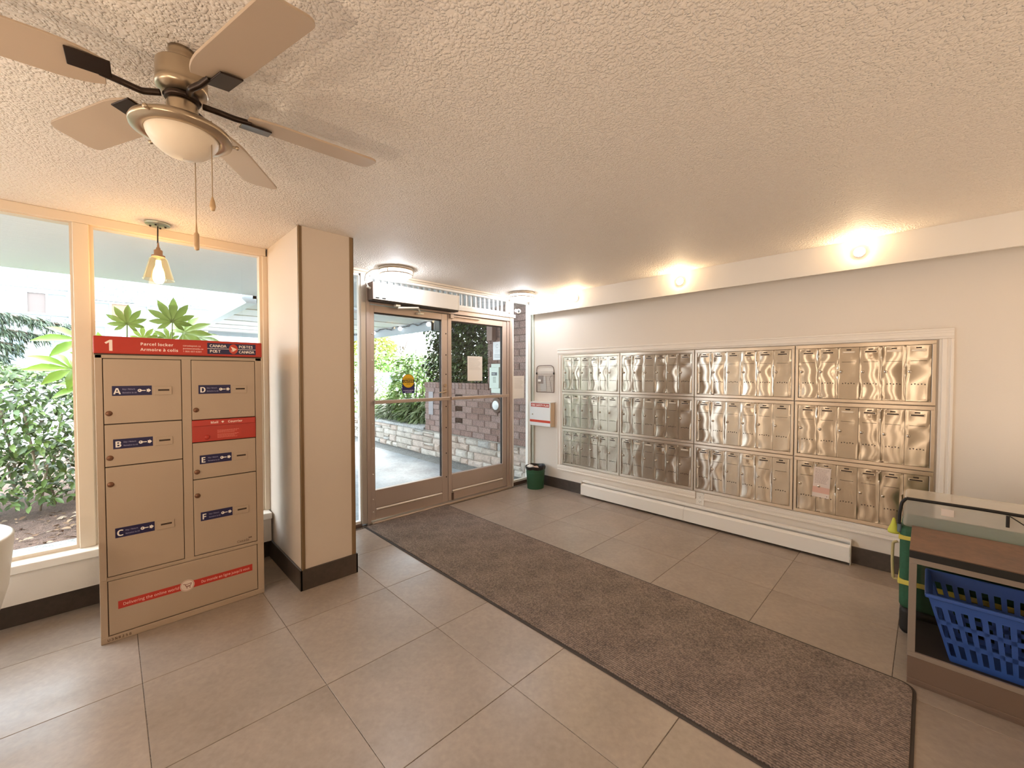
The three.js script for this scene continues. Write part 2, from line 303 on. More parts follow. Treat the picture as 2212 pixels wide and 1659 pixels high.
// valance board along the right wall, hollow behind
{
  const t = structGroup('trim_5');
  const s = new THREE.Shape(), y0 = 2.176, z0 = -3.585, z1 = ZB, r = 0.035;
  s.moveTo(z0 + r, y0); s.lineTo(z1, y0); s.lineTo(z1, CEIL); s.lineTo(z0, CEIL); s.lineTo(z0, y0 + r); s.absarc(z0 + r, y0 + r, r, Math.PI, 1.5 * Math.PI, false);
  const g = new THREE.ExtrudeGeometry(s, { depth: 0.02, bevelEnabled: false, curveSegments: 20 });
  g.applyMatrix4(new THREE.Matrix4().set(0, 0, -1, 0, 0, 1, 0, 0, 1, 0, 0, 0, 0, 0, 0, 1)).translate(3.852, 0, 0);
  mesh('valance_board', g, M.wallWhite, t);
  mesh('return', bx(3.852, XR, 2.2, CEIL, -3.585, -3.565), M.wallWhite, t);
}

// ================================================================ lamps and the fan
// three button lamps in the valance (a fourth beyond the frame)
[[-2.855, 'small round warm lamp in the valance, nearest the entrance doors'], [-1.652, 'small round warm lamp in the valance, middle of the three'], [-0.363, 'small round warm lamp in the valance, brightest and farthest right'], [0.92, 'small round warm lamp in the valance, past the storage cabinet']].forEach(([z, label], i) => {
  const t = thing('valance_lamp', label, 'lamp', [3.832, 2.291, z], 0, 'button lamps in the valance');
  mesh('ring', lathe([[0.019, -0.004], [0.03, -0.002], [0.0325, 0.004], [0.0325, 0.0], [0.019, -0.006]], 28).rotateZ(Math.PI / 2).translate(-0.002, 0, 0), M.whiteGloss, t);
  mesh('bulb', new THREE.SphereGeometry(0.019, 24, 16).translate(-0.004, 0, 0), glow(0xffe3b0, 14), t);
  lampLight(t, -0.004, 0, 0, 0xffdcae, 0.8, 0.012);
});
// flush ceiling lights: shallow glass bowl in a thin ring
function flushLight(x, z, r, label, color, power, k) {
  const t = thing('ceiling_light', label, 'ceiling light', [x, CEIL, z]);
  mesh('base_plate', lathe([[0, 0], [r * 1.02, 0], [r * 1.02, -0.012], [r * 0.9, -0.016], [0, -0.016]], 48).translate(0, 0, 0), M.whiteGloss, t);
  mesh('bowl', lathe([[0.001, -0.118], [r * 0.35, -0.112], [r * 0.65, -0.093], [r * 0.85, -0.066], [r * 0.93, -0.048], [r * 0.93, -0.016]], 48), glow(color, k), t);
  mesh('ring', [new THREE.TorusGeometry(r, 0.006, 10, 56).rotateX(Math.PI / 2).translate(0, -0.02, 0), new THREE.TorusGeometry(r * 0.955, 0.005, 10, 56).rotateX(Math.PI / 2).translate(0, -0.056, 0)], M.nickel, t);
  for (let q = 0; q < 3; q++) { const a = q * 2.094 + 0.5; mesh('clip', bar(V(Math.cos(a) * r, -0.02, Math.sin(a) * r), V(Math.cos(a) * r * 0.955, -0.056, Math.sin(a) * r * 0.955), 0.004), M.nickel, t); }
  lampLight(t, 0, -0.07, 0, color, power, 0.06);
  return t;
}
flushLight(1.88, -3.42, 0.15, 'round white glowing bowl ceiling light above the left entrance door', COOL, 0.9, 3);
flushLight(3.5, -3.4, 0.152, 'round white glowing bowl ceiling light in the corner by the valance', COOL, 0.9, 3);
// lamps of the lobby's seating side, out of frame: low uplighters light the ceiling, bare bulb lamps show in the steel mailboxes
[[-1.2, -0.2, 3.8, 'low uplighter lamp out of view left of the camera'], [1.0, 1.35, 3.6, 'low uplighter lamp out of view behind the camera'], [3.2, 1.35, 1.5, 'low uplighter lamp out of view behind the storage cabinet']].forEach(([x, z, power, label]) => {
  const t = thing('uplighter_lamp', label, 'floor lamp', [x, 0, z]);
  mesh('base', lathe([[0, 0], [0.15, 0], [0.15, 0.012], [0.03, 0.03], [0, 0.03]], 36), M.nickel, t);
  mesh('pole', cyl(0.011, 0.011, 0.66, 14).translate(0, 0.35, 0), M.nickel, t);
  mesh('bowl', lathe([[0.0, 0.66], [0.05, 0.665], [0.12, 0.71], [0.15, 0.755], [0.146, 0.756], [0.115, 0.717], [0.05, 0.672], [0, 0.668]], 40), std(0xe8e0d4, 0.5), t);
  mesh('bulb', new THREE.SphereGeometry(0.034, 20, 14).translate(0, 0.735, 0), glow(WARM, 20), t);
  lampLight(t, 0, 0.735, 0, WARM, power, 0.03);
});
[[-1.4, -2.55, 0.9, 'bare bulb floor lamp out of view at the left windows'], [-1.4, -1.6, 1.3, 'bare bulb floor lamp out of view left of the fan'], [-1.5, -0.62, 1.3, 'bare bulb floor lamp out of view farther left of the camera']].forEach(([x, z, power, label]) => {
  const t = thing('floor_lamp', label, 'floor lamp', [x, 0, z]);
  mesh('base', lathe([[0, 0], [0.13, 0], [0.13, 0.012], [0.03, 0.03], [0, 0.03]], 36), M.nickel, t);
  mesh('pole', cyl(0.01, 0.01, 1.36, 14).translate(0, 0.7, 0), M.nickel, t);
  mesh('socket', lathe([[0, 1.36], [0.018, 1.362], [0.02, 1.4], [0.0, 1.402]], 20), M.nickelDark, t);
  mesh('bulb', new THREE.SphereGeometry(0.026, 24, 16).translate(0, 1.425, 0), glow(WARM, 60), t);
  lampLight(t, 0, 1.425, 0, WARM, power, 0.024);
});
// pendant at the window
{
  const t = thing('pendant_lamp', 'small pendant lamp with clear conical glass shade hanging before the window', 'pendant lamp', [0.234, CEIL, -3.455]);
  mesh('ceiling_canopy', lathe([[0, 0], [0.064, 0], [0.066, -0.006], [0.06, -0.016], [0.012, -0.02], [0, -0.02]], 36), std(0xbfc6b4, 0.3, 0.6), t);
  for (const a of [0.3, 1.9, 3.5, 5.1]) mesh('screw', new THREE.SphereGeometry(0.006, 10, 8).translate(Math.cos(a) * 0.038, -0.02, Math.sin(a) * 0.038), M.nickelDark, t);
  mesh('cord', bar(V(0, -0.02, 0), V(-0.002, -0.128, 0), 0.0035), M.black, t);
  mesh('socket', lathe([[0.004, -0.122], [0.006, -0.15], [0.011, -0.158], [0.011, -0.165], [0.022, -0.172], [0.022, -0.2], [0.034, -0.204], [0.036, -0.214], [0.03, -0.214], [0, -0.206]], 28), std(0xa58b78, 0.35, 0.7), t);
  mesh('shade', lathe([[0.032, -0.212], [0.046, -0.226], [0.078, -0.355], [0.0805, -0.357], [0.0805, -0.36], [0.0765, -0.356], [0.043, -0.226], [0.03, -0.215]], 40), phys({ color: 0xfff6e6, roughness: 0.04, transmission: 1, thickness: 0, ior: 1.45 }), t);
  mesh('bulb', lathe([[0.001, -0.384], [0.018, -0.379], [0.028, -0.362], [0.031, -0.34], [0.027, -0.305], [0.016, -0.27], [0.013, -0.235], [0.0, -0.235]], 28), glow(0xffe6b4, 9), t);
  lampLight(t, 0, -0.335, 0, 0xffdba0, 0.32, 0.025);
}
// ceiling fan, at rest
{
  const t = thing('ceiling_fan', 'brushed nickel ceiling fan with five taupe blades and frosted bowl light', 'ceiling fan', [0.168, CEIL, -1.572]);
  const k = 0.8, L = (p, n) => lathe(p.map(([r, y]) => [r * k, y]), n);
  mesh('ceiling_mount', L([[0, 0], [0.04, 0], [0.041, -0.012], [0.037, -0.016], [0.041, -0.021], [0.041, -0.034], [0.036, -0.044], [0, -0.044]], 36), M.nickel, t);
  mesh('motor_housing', L([[0, -0.042], [0.07, -0.044], [0.077, -0.05], [0.078, -0.096], [0.074, -0.1], [0.079, -0.105], [0.081, -0.112], [0.076, -0.122], [0.05, -0.132], [0, -0.134]], 56), M.nickel, t);
  mesh('hub', L([[0, -0.132], [0.05, -0.133], [0.058, -0.142], [0.05, -0.152], [0, -0.153]], 36), M.nickelDark, t);
  mesh('switch_housing', L([[0, -0.15], [0.044, -0.151], [0.048, -0.16], [0.048, -0.195], [0.034, -0.206], [0, -0.207]], 36), M.nickel, t);
  mesh('light_rim', L([[0, -0.2], [0.06, -0.203], [0.125, -0.219], [0.15, -0.232], [0.1545, -0.24], [0.152, -0.249], [0.128, -0.254], [0.112, -0.252], [0.112, -0.246], [0, -0.24]], 64), M.nickel, t);
  mesh('light_bowl', L([[0.111, -0.25], [0.106, -0.264], [0.09, -0.285], [0.066, -0.302], [0.035, -0.313], [0.001, -0.317]], 56), std(0xe3d4bf, 0.45), t);
  for (const a of [0.2, 2.3, 4.2]) mesh('thumb_screw', [cyl(0.004, 0.004, 0.012, 12).rotateZ(Math.PI / 2).translate(0.127, -0.246, 0).rotateY(-a), new THREE.SphereGeometry(0.0065, 14, 10).translate(0.134, -0.246, 0).rotateY(-a)], M.nickel, t);
  const s = new THREE.Shape();   // blade outline from root to rounded tip
  s.moveTo(0.165, -0.042); s.quadraticCurveTo(0.2, -0.062, 0.26, -0.0655); s.lineTo(0.545, -0.0655); s.quadraticCurveTo(0.575, -0.065, 0.578, -0.03); s.lineTo(0.578, 0.03); s.quadraticCurveTo(0.575, 0.065, 0.545, 0.0655); s.lineTo(0.26, 0.0655); s.quadraticCurveTo(0.2, 0.062, 0.165, 0.042); s.closePath();
  const blade = new THREE.ExtrudeGeometry(s, { depth: 0.005, bevelEnabled: true, bevelThickness: 0.001, bevelSize: 0.001, bevelSegments: 1, curveSegments: 8 }).rotateX(Math.PI / 2).rotateX(0.2).translate(0, -0.136, 0);
  const iron = [tube([[0.05, -0.143, 0], [0.09, -0.15, 0.012], [0.13, -0.148, 0.004], [0.175, -0.143, 0]], 0.009, 16, 10), rb(0.15, 0.235, -0.149, -0.144, -0.03, 0.03, 0.002).rotateX(0.2)];
  const bladeG = done(join(blade)), ironG = done(join(iron));
  for (const deg of [3, -56, -115, 184, 76]) {
    const a = THREE.MathUtils.degToRad(-deg), b = mesh('blade', bladeG, M.blade, t), i = mesh('bracket', ironG, M.nickelDark, b);
    b.rotation.y = a;
  }
  for (const [dx, dz, y1, len, label] of [[0.042, 0.01, -0.175, 0.3, 1], [0.0, 0.04, -0.18, 0.235, 2]]) {
    const end = y1 - len - 0.0;
    const px = label === 1 ? 0.032 : 0.062, pz = label === 1 ? -0.032 : 0.05;
    mesh('pull_chain', [bar(V(px, -0.2, pz), V(px, label === 1 ? -0.48 : -0.425, pz), 0.0016, 6)], M.nickel, t);
    mesh('pull_knob', lathe(label === 1 ? [[0.001, -0.575], [0.0065, -0.572], [0.0075, -0.56], [0.007, -0.525], [0.003, -0.518], [0.001, -0.48]] : [[0.001, -0.468], [0.006, -0.466], [0.0085, -0.455], [0.006, -0.44], [0.003, -0.43], [0.001, -0.424]], 16).translate(px, 0, pz), std(0xc2a27c, 0.4, 0.3), t);
  }
}
// door operator on the frame, its cable and a small camera
{
  const t = thing('door_operator', 'long white door operator housing above the left door with folding arm', 'door operator', [2.21, 2.105, ZD + 0.03]);
  mesh('housing', rb(-0.485, 0.49, 0.004, 0.16, 0.0, 0.098, 0.004), M.white, t);
  mesh('end_cap', rb(-0.491, -0.484, 0.0, 0.162, 0.0, 0.101, 0.002), M.aluDark, t);
  mesh('end_cap', rb(0.489, 0.495, 0.0, 0.162, 0.0, 0.101, 0.002), M.white, t);
  mesh('back_plate', rb(-0.488, 0.49, -0.012, 0.004, 0.01, 0.085, 0.002), M.steelDark, t);
  for (const x of [-0.46, -0.395]) mesh('switch', rb(x, x + 0.034, 0.014, 0.024, 0.098, 0.102, 0.001), M.black, t);
  mesh('arm', [rb(-0.245, -0.195, -0.034, -0.012, 0.03, 0.075, 0.004), bar(V(-0.215, -0.045, 0.06), V(0.0, -0.022, 0.075), 0.012), bar(V(0.0, -0.02, 0.075), V(0.055, -0.062, 0.02), 0.007), rb(0.03, 0.1, -0.075, -0.055, -0.02, 0.02, 0.003)], std(0xe4dfd2, 0.35, 0.3), t);
  single('power_cable', 'white cable curving from ceiling light down to door operator end', 'cable', [tube([[1.735, 2.356, -3.45], [1.68, 2.35, -3.48], [1.655, 2.32, -3.55], [1.665, 2.27, -3.6], [1.69, 2.23, -3.6], [1.7155, 2.205, -3.6]], 0.006, 30, 8), cyl(0.011, 0.011, 0.035, 12).rotateZ(1.2).translate(1.703, 2.215, -3.6)], M.white);
}
{
  const t = thing('security_camera', 'small white ball camera on the entrance post under the corner ceiling light', 'camera', [3.66, 2.19, -3.63]);
  mesh('mount', [bar(V(0, 0.03, -0.035), V(0, 0.03, 0), 0.012), cyl(0.02, 0.02, 0.012, 18).rotateX(Math.PI / 2).translate(0, 0.03, -0.03)], M.white, t);
  mesh('body', new THREE.SphereGeometry(0.03, 24, 18).translate(0, 0.018, 0.02), M.whiteGloss, t);
  mesh('lens', cyl(0.013, 0.013, 0.01, 18).rotateX(Math.PI / 2).rotateY(-0.7).translate(-0.018, 0.014, 0.042), M.black, t);
}

// ================================================================ parcel locker
{
  const t = thing('parcel_locker', 'tall beige parcel locker with red header, six lettered doors and red mail slot', 'parcel locker', [0.3205, 0, -3.01]);
  const W = 0.3765, D = 0.42, lm = M.locker;
  mesh('cabinet', [bx(-W, W, 0.0, 1.524, -D, -0.012)], lm, t);
  mesh('face_frame', [rb(-W, -0.3475, 0.012, 1.524, -0.014, 0, 0.003), rb(0.3405, W, 0.012, 1.524, -0.014, 0, 0.003), bx(-0.0255, 0.0165, 0.345, 1.505, -0.014, -0.001), rb(-W, W, 0.0, 0.034, -0.014, 0.001, 0.003), rb(-W, W, 1.504, 1.524, -0.014, 0, 0.002), bx(-0.3475, 0.3405, 0.329, 0.348, -0.014, 0.0005), bx(-W, W, 0.332, 0.336, -0.013, 0.003)], lm, t);
  mesh('door_gap', bx(-0.35, 0.343, 0.036, 1.506, -0.0135, -0.0118), M.lockerDark, t);
  const red = '#b93424';
  const header = mesh('header', rb(-W - 0.003, W + 0.003, 1.528, 1.62, -D, 0.006, 0.006, 3), M.red, t);
  const bannerM = print(0.75, 0.086, 2300, (c, w, h) => {
    c.fillStyle = red; c.fillRect(0, 0, w, h); c.textBaseline = 'alphabetic';
    c.fillStyle = '#f7e9e0'; c.font = 'bold ' + h * 0.98 + 'px sans-serif'; c.fillText('1', w * 0.042, h * 0.88);
    c.font = 'bold ' + h * 0.26 + 'px sans-serif'; c.fillText('Parcel locker', w * 0.232, h * 0.46); c.fillText('Armoire à colis', w * 0.232, h * 0.82);
    c.font = h * 0.15 + 'px sans-serif'; c.fillText('canadapost.ca', w * 0.475, h * 0.42); c.fillText('postescanada.ca', w * 0.475, h * 0.62); c.fillText('1 866 607-6301', w * 0.475, h * 0.82);
    const L = w * 0.628, R = w * 0.962; c.fillStyle = '#221d46'; c.fillRect(L, h * 0.1, R - L, h * 0.8);
    const m = (L + R) / 2 + w * 0.008, ry = h * 0.36;
    c.fillStyle = '#f7e9e0'; c.fillRect(L, h * 0.485, R - L, h * 0.035);
    c.font = 'bold ' + h * 0.27 + 'px sans-serif'; c.textAlign = 'left';
    const sp = (s, x, y, wd) => { const n = s.length; for (let i = 0; i < n; i++) c.fillText(s[i], x + (wd * i) / n, y); };
    sp('CANADA', L + w * 0.014, h * 0.4, w * 0.112); sp('POST', L + w * 0.014, h * 0.79, w * 0.075); sp('POSTES', m + w * 0.036, h * 0.4, w * 0.104); sp('CANADA', m + w * 0.036, h * 0.79, w * 0.112);
    c.fillStyle = '#c8402c'; c.beginPath(); c.ellipse(m, h * 0.5, w * 0.031, ry, 0, 0, 7); c.fill();
    c.fillStyle = '#f7e2d4'; c.beginPath(); c.moveTo(m - w * 0.02, h * 0.3); c.lineTo(m + w * 0.025, h * 0.5); c.lineTo(m - w * 0.004, h * 0.7); c.lineTo(m - w * 0.008, h * 0.54); c.closePath(); c.fill();
    c.strokeStyle = '#f7e2d4'; c.lineWidth = h * 0.03; c.beginPath(); c.moveTo(m - w * 0.018, h * 0.6); c.lineTo(m - w * 0.006, h * 0.58); c.moveTo(m - w * 0.016, h * 0.7); c.lineTo(m - w * 0.004, h * 0.66); c.stroke();
  }, 0.35);
  mesh('header_print', sheet(0.745, 0.082, 0, 1.574, 0.0068), bannerM, header, true);
  mesh('drip_edge', bx(-W, W, 1.522, 1.529, -0.02, 0.003), M.lockerDark, t);
  const C0 = [-0.3445, -0.0285], C1 = [0.0195, 0.3375];
  const sticker = (letter) => print(0.158, 0.052, 3000, (c, w, h) => {
    c.fillStyle = '#1d1947'; c.fillRect(0, 0, w, h); c.fillStyle = '#f3ece4'; c.textBaseline = 'middle';
    c.font = 'bold ' + h * 0.86 + 'px sans-serif'; c.fillText(letter, w * 0.03, h * 0.54);
    c.font = h * 0.2 + 'px sans-serif'; c.fillStyle = '#b9b4cf'; c.fillText('Key / Return', w * 0.25, h * 0.34, w * 0.32); c.fillText('Remettre la clé', w * 0.25, h * 0.7, w * 0.36);
    c.fillStyle = '#f3ece4'; c.beginPath(); c.arc(w * 0.685, h * 0.5, h * 0.16, 0, 7); c.fill(); c.fillRect(w * 0.7, h * 0.455, w * 0.14, h * 0.09);
    c.fillStyle = '#1d1947'; c.beginPath(); c.arc(w * 0.675, h * 0.48, h * 0.05, 0, 7); c.fill();
    c.fillStyle = '#f3ece4'; c.beginPath(); c.moveTo(w * 0.865, h * 0.36); c.lineTo(w * 0.91, h * 0.36); c.lineTo(w * 0.91, h * 0.28); c.lineTo(w * 0.98, h * 0.5); c.lineTo(w * 0.91, h * 0.72); c.lineTo(w * 0.91, h * 0.64); c.lineTo(w * 0.865, h * 0.64); c.closePath(); c.fill();
  }, 0.45);
  const lockG = done(join([lathe([[0, 0.009], [0.008, 0.008], [0.0125, 0.004], [0.014, 0]], 20).rotateX(Math.PI / 2)]));
  const lockM = std(0x7a5640, 0.35, 0.5), slotM = M.lockerDark;
  // letter, column, bottom, top, sticker centre height, lock height
  for (const [ch, c, y0, y1, sy, ly] of [['A', C0, 1.159, 1.501, 1.332, 1.214], ['B', C0, 0.934, 1.154, 1.05, 0.979], ['C', C0, 0.352, 0.929, 0.576, 0.839], ['D', C1, 1.153, 1.501, 1.33, 1.21], ['E', C1, 0.802, 1.015, 0.914, 0.844], ['F', C1, 0.352, 0.797, 0.575, 0.704]]) {
    const d = mesh('door', rb(c[0], c[1], y0, y1, -0.011, 0.0008, 0.0025), lm, t);
    const sx = c[0] + 0.11;
    mesh('sticker', sheet(0.158, 0.052, sx, sy, 0.0014), sticker(ch), d, true);
    mesh('slot_plate', rb(sx + 0.088, sx + 0.164, sy - 0.027, sy + 0.019, 0.0008, 0.0045, 0.0015), lm, d);
    mesh('slot', rb(sx + 0.105, sx + 0.153, sy - 0.0045, sy + 0.0045, 0.004, 0.0052, 0.0005, 1), slotM, d);
    const l = mesh('lock', lockG, lockM, d); l.position.set(c[0] + 0.018, ly, 0.0008);
    if (ch === 'F') mesh('wordmark', sheet(0.078, 0.026, c[1] - 0.068, 0.377, 0.0014), print(0.078, 0.026, 3000, (x, w, h) => { x.font = h * 0.78 + 'px serif'; x.fillStyle = '#4a2f20'; x.textBaseline = 'alphabetic'; x.fillText('Canada', 0, h * 0.9, w * 0.82); x.fillRect(w * 0.79, h * 0.06, w * 0.05, h * 0.3); x.fillRect(w * 0.95, h * 0.06, w * 0.05, h * 0.3); x.fillRect(w * 0.86, h * 0.1, w * 0.07, h * 0.22); }, 0.5, { transparent: true }), d, true);
  }
  const mf = mesh('mail_flap', [rb(C1[0] - 0.002, C1[1] + 0.002, 1.02, 1.149, -0.011, 0.003, 0.003), rb(C1[0], C1[1], 1.113, 1.149, 0.002, 0.009, 0.003)], M.red, t);
  mesh('mail_print', sheet(0.31, 0.03, 0.1785, 1.1315, 0.0095), print(0.31, 0.03, 2200, (c, w, h) => { c.fillStyle = red; c.fillRect(0, 0, w, h); c.fillStyle = '#f9e8dc'; c.font = 'bold ' + h * 0.62 + 'px sans-serif'; c.textBaseline = 'middle'; c.fillText('Mail', w * 0.26, h * 0.5); c.fillText('Courrier', w * 0.54, h * 0.5); c.beginPath(); c.moveTo(w * 0.43, h * 0.4); c.lineTo(w * 0.455, h * 0.25); c.lineTo(w * 0.48, h * 0.4); c.lineTo(w * 0.455, h * 0.72); c.fill(); }, 0.35), mf, true);
  mesh('mail_print', sheet(0.125, 0.05, 0.199, 1.06, 0.0036), print(0.125, 0.05, 2600, (c, w, h) => { c.fillStyle = red; c.fillRect(0, 0, w, h); scribble(c, 4, 4, w * 0.94, 3, h * 0.085, '#e08a76'); scribble(c, 4, h * 0.52, w * 0.94, 4, h * 0.08, '#e08a76'); }, 0.35), mf, true);
  { const l = mesh('lock', lockG, M.red, mf); l.position.set(0.088, 1.045, 0.003); }
  const kick = mesh('kick_panel', rb(-0.3445, 0.3375, 0.039, 0.326, -0.011, 0.0008, 0.003), lm, t);
  mesh('slogan_strip', sheet(0.618, 0.0415, 0.0005, 0.189, 0.0013), print(0.618, 0.0415, 2600, (c, w, h) => { c.fillStyle = '#bd3427'; c.fillRect(0, 0, w, h); c.fillStyle = '#f6d9cc'; c.font = h * 0.5 + 'px sans-serif'; c.textBaseline = 'middle'; c.fillText('Delivering the online world', w * 0.03, h * 0.52, w * 0.38); c.fillText("Du monde en ligne jusqu'à vous", w * 0.575, h * 0.52, w * 0.4); }, 0.45), kick, true);
  mesh('cart_badge', new THREE.CircleGeometry(0.0335, 40).translate(-0.018, 0.19, 0.0018), print(0.067, 0.067, 3600, (c, w, h) => {
    c.fillStyle = '#e9d9cd'; c.fillRect(0, 0, w, h); c.strokeStyle = '#b07a6a'; c.lineWidth = w * 0.03; c.beginPath(); c.arc(w / 2, h / 2, w * 0.45, 0, 7); c.stroke(); c.lineWidth = w * 0.05; c.strokeStyle = '#8f5f52';
    c.beginPath(); c.moveTo(w * 0.22, h * 0.34); c.lineTo(w * 0.34, h * 0.36); c.lineTo(w * 0.44, h * 0.62); c.lineTo(w * 0.72, h * 0.6); c.moveTo(w * 0.37, h * 0.42); c.lineTo(w * 0.78, h * 0.36); c.lineTo(w * 0.72, h * 0.54); c.lineTo(w * 0.42, h * 0.56); c.stroke();
    c.fillStyle = '#8f5f52'; for (const x of [0.48, 0.68]) { c.beginPath(); c.arc(w * x, h * 0.71, w * 0.045, 0, 7); c.fill(); }
  }, 0.45), kick, true);
  mesh('unit_number', sheet(0.1, 0.02, -0.304, 0.0165, 0.0016), print(0.1, 0.02, 4000, (c, w, h) => { c.fillStyle = '#4a2f20'; c.font = 'bold ' + h * 0.9 + 'px monospace'; c.textBaseline = 'middle'; const s = 'U3NR258'; for (let i = 0; i < 7; i++) c.fillText(s[i], w * 0.02 + i * w * 0.138, h * 0.54); }, 0.5, { transparent: true }), t, true);
}

// ================================================================ mailboxes in the right wall
{
  const steel = phys({ color: 0xbfb3a3, metalness: 1, roughness: 0.22, anisotropy: 1, anisotropyRotation: Math.PI / 2 });
  const steelFrame = phys({ color: 0xcdbfae, metalness: 1, roughness: 0.3, anisotropy: 0.9, anisotropyRotation: Math.PI / 2 });
  const dark = std(0x2a1c12, 0.7), card = std(0xe9e0d2, 0.7), lockM = std(0xcfc6ba, 0.22, 1), emblem = std(0x9d8b78, 0.3, 1);
  const DW = 0.1225, DH = 0.386;
  // pressed sheet: every door bulges a little differently, pinched at the slit and the lock
  function doorSheet(v) {
    const nx = 12, ny = 30, g = new THREE.BoxGeometry(DW, DH, 0.008, nx, ny, 1), p = g.attributes.position;
    const f = (a) => Math.sin(v * 12.9 + a * 7.7) , c = (v % 3 === 2 ? -0.55 : 0.9) + 0.35 * f(1), off = 0.012 * f(2) + (v % 3 === 2 ? 0.0 : 0.006);
    for (let i = 0; i < p.count; i++) if (p.getZ(i) > 0) {
      const u = p.getX(i), y = p.getY(i) / DH + 0.5;                 // y: 0 bottom .. 1 top
      const pinch = Math.exp(-(((y - 0.72) / 0.06) ** 2)), lock = Math.exp(-(((y - 0.52) / 0.07) ** 2)), low = Math.exp(-((y / 0.16) ** 2));
      const zc = off + 0.02 * Math.sin(y * 6 + v * 2.1) + 0.014 * Math.sin(y * 13 + v * 4.0) * (1 - low);
      const k = c * (1 - 0.75 * pinch + 0.5 * low) + 0.3 * f(5) * lock, e = Math.min(1, Math.min((DW / 2 - Math.abs(u)) / 0.012, Math.min(y, 1 - y) * DH / 0.012));
      const h = -0.6 * k * ((u - zc) ** 2 - (DW / 2) ** 2 * 0.3) + 0.0005 * pinch * Math.cos((u / DW) * 5) + 0.02 * f(3) * (u) * 0.4;
      p.setZ(i, 0.004 + h * Math.max(0, e));
    }
    const m = mergeVertices((() => { g.deleteAttribute('uv'); g.deleteAttribute('normal'); return g; })(), 1e-5);
    const flat = m.toNonIndexed(); flat.computeVertexNormals();
    // smooth normals on the front only
    const s = m; s.computeVertexNormals(); const q = s.toNonIndexed(), n = q.attributes.normal, fn = flat.attributes.normal;
    for (let i = 0; i < n.count; i++) if (fn.getZ(i) < 0.8 || n.getZ(i) < 0.9) n.setXYZ(i, fn.getX(i), fn.getY(i), fn.getZ(i));
    q.rotateY(-Math.PI / 2);                                       // front faces -x
    return done(metric(q));
  }
  const sheets = []; for (let v = 0; v < 12; v++) sheets.push(doorSheet(v));
  const X = -1;                                                     // parts stand off along -x
  const slotG = done(join([rb(-0.0035, 0.0, -0.0085, 0.0085, -0.038, 0.038, 0.0016)])), slotIn = done(join(bx(-0.0042, -0.0036, -0.0042, 0.0042, -0.032, 0.032)));
  const numG = done(join(bx(-0.0012, 0, -0.004, 0.004, -0.014, 0.014))), slitG = done(join(bx(-0.0009, 0, -0.0011, 0.0011, -0.04, 0.04)));
  const lockG = done(join([lathe([[0, 0.011], [0.0075, 0.0105], [0.0095, 0.008], [0.0105, 0.0]], 18).rotateZ(Math.PI / 2)])), keyG = done(join(bx(-0.0122, -0.0106, -0.0045, 0.0045, -0.0012, 0.0012)));
  const tri = (up, z) => { const s = new THREE.Shape(); const a = 0.0048; if (up) { s.moveTo(-a, -a); s.lineTo(a, -a); s.lineTo(0, a); } else { s.moveTo(-a, a); s.lineTo(0, -a); s.lineTo(a, a); } s.closePath(); return new THREE.ExtrudeGeometry(s, { depth: 0.0008, bevelEnabled: false }).rotateY(-Math.PI / 2).translate(0, 0, z); };
  const ventG = done(join([0, 1, 2, 3, 4].map((k) => tri(k % 2 === 0, (k - 2) * 0.0165))));
  const crestG = done(join([(() => { const s = new THREE.Shape(); s.moveTo(-0.009, 0.009); s.lineTo(0.009, 0.009); s.quadraticCurveTo(0.0095, -0.004, 0, -0.011); s.quadraticCurveTo(-0.0095, -0.004, -0.009, 0.009); return new THREE.ExtrudeGeometry(s, { depth: 0.0012, bevelEnabled: false }).rotateY(-Math.PI / 2); })(), bx(-0.001, 0, -0.021, -0.017, -0.017, 0.017)]));
  const rows = [['top', 1.2065], ['middle', 0.7585], ['bottom', 0.3105]], cols = ['nearest the glass entrance doors', 'second from the entrance doors', 'third from the entrance doors', 'farthest from the entrance doors, by the cabinet'];
  for (let c = 0; c < 4; c++) for (let r = 0; r < 3; r++) {
    const W = 0.793, H = 0.445, z0 = -3.152 + c * 0.7975, t = thing('mailbox_panel', 'brushed steel panel of six mailboxes, ' + rows[r][0] + ' row, ' + cols[c], 'mailbox', [XR - 0.001, rows[r][1], z0 + W / 2], 0, 'steel mailbox panels in the white wall frame');
    const a = -W / 2, b = W / 2, f = (x0, x1, y0, y1) => rb(-0.019, -0.002, y0, y1, x0, x1, 0.0035, 2);
    mesh('frame', [f(a, b, H - 0.03, H), f(a, b, 0, 0.026), f(a, a + 0.022, 0.02, H - 0.02), f(b - 0.022, b, 0.02, H - 0.02)], steelFrame, t);
    mesh('recess', bx(-0.006, -0.001, 0.02, H - 0.02, a + 0.01, b - 0.01), dark, t);
    for (let k = 0; k < 6; k++) {
      const zc = a + 0.0235 + 0.0622 + k * 0.1244, d = mesh('door', sheets[(k + (r % 2) * 6 * (k % 3 === 1 ? 1 : 0) + c * 0) % 12], steel, t);
      d.position.set(-0.0115, 0.0275 + DH / 2, zc);
      const s = -0.0046, put = (n, g, m, y, z, x = s) => { const o = mesh(n, g, m, d); o.position.set(x, y, z); return o; };
      put('name_slot', slotG, steelFrame, DH * 0.41, 0); put('name_card', slotIn, rnd() < 0.25 ? card : dark, DH * 0.41, 0); put('number_plate', numG, dark, DH * 0.455, 0);
      put('slit', slitG, dark, DH * 0.22, 0.0); put('lock', lockG, lockM, DH * 0.03, -0.043); put('keyhole', keyG, dark, DH * 0.03, -0.043); put('vent', ventG, dark, -DH * 0.195, 0.0);
      if (k === 3) put('crest', crestG, emblem, DH * 0.335, 0);
    }
  }
  // white moulding round the mailboxes: stepped profile, broken below by the outlet
  const fr = structGroup('trim_6');
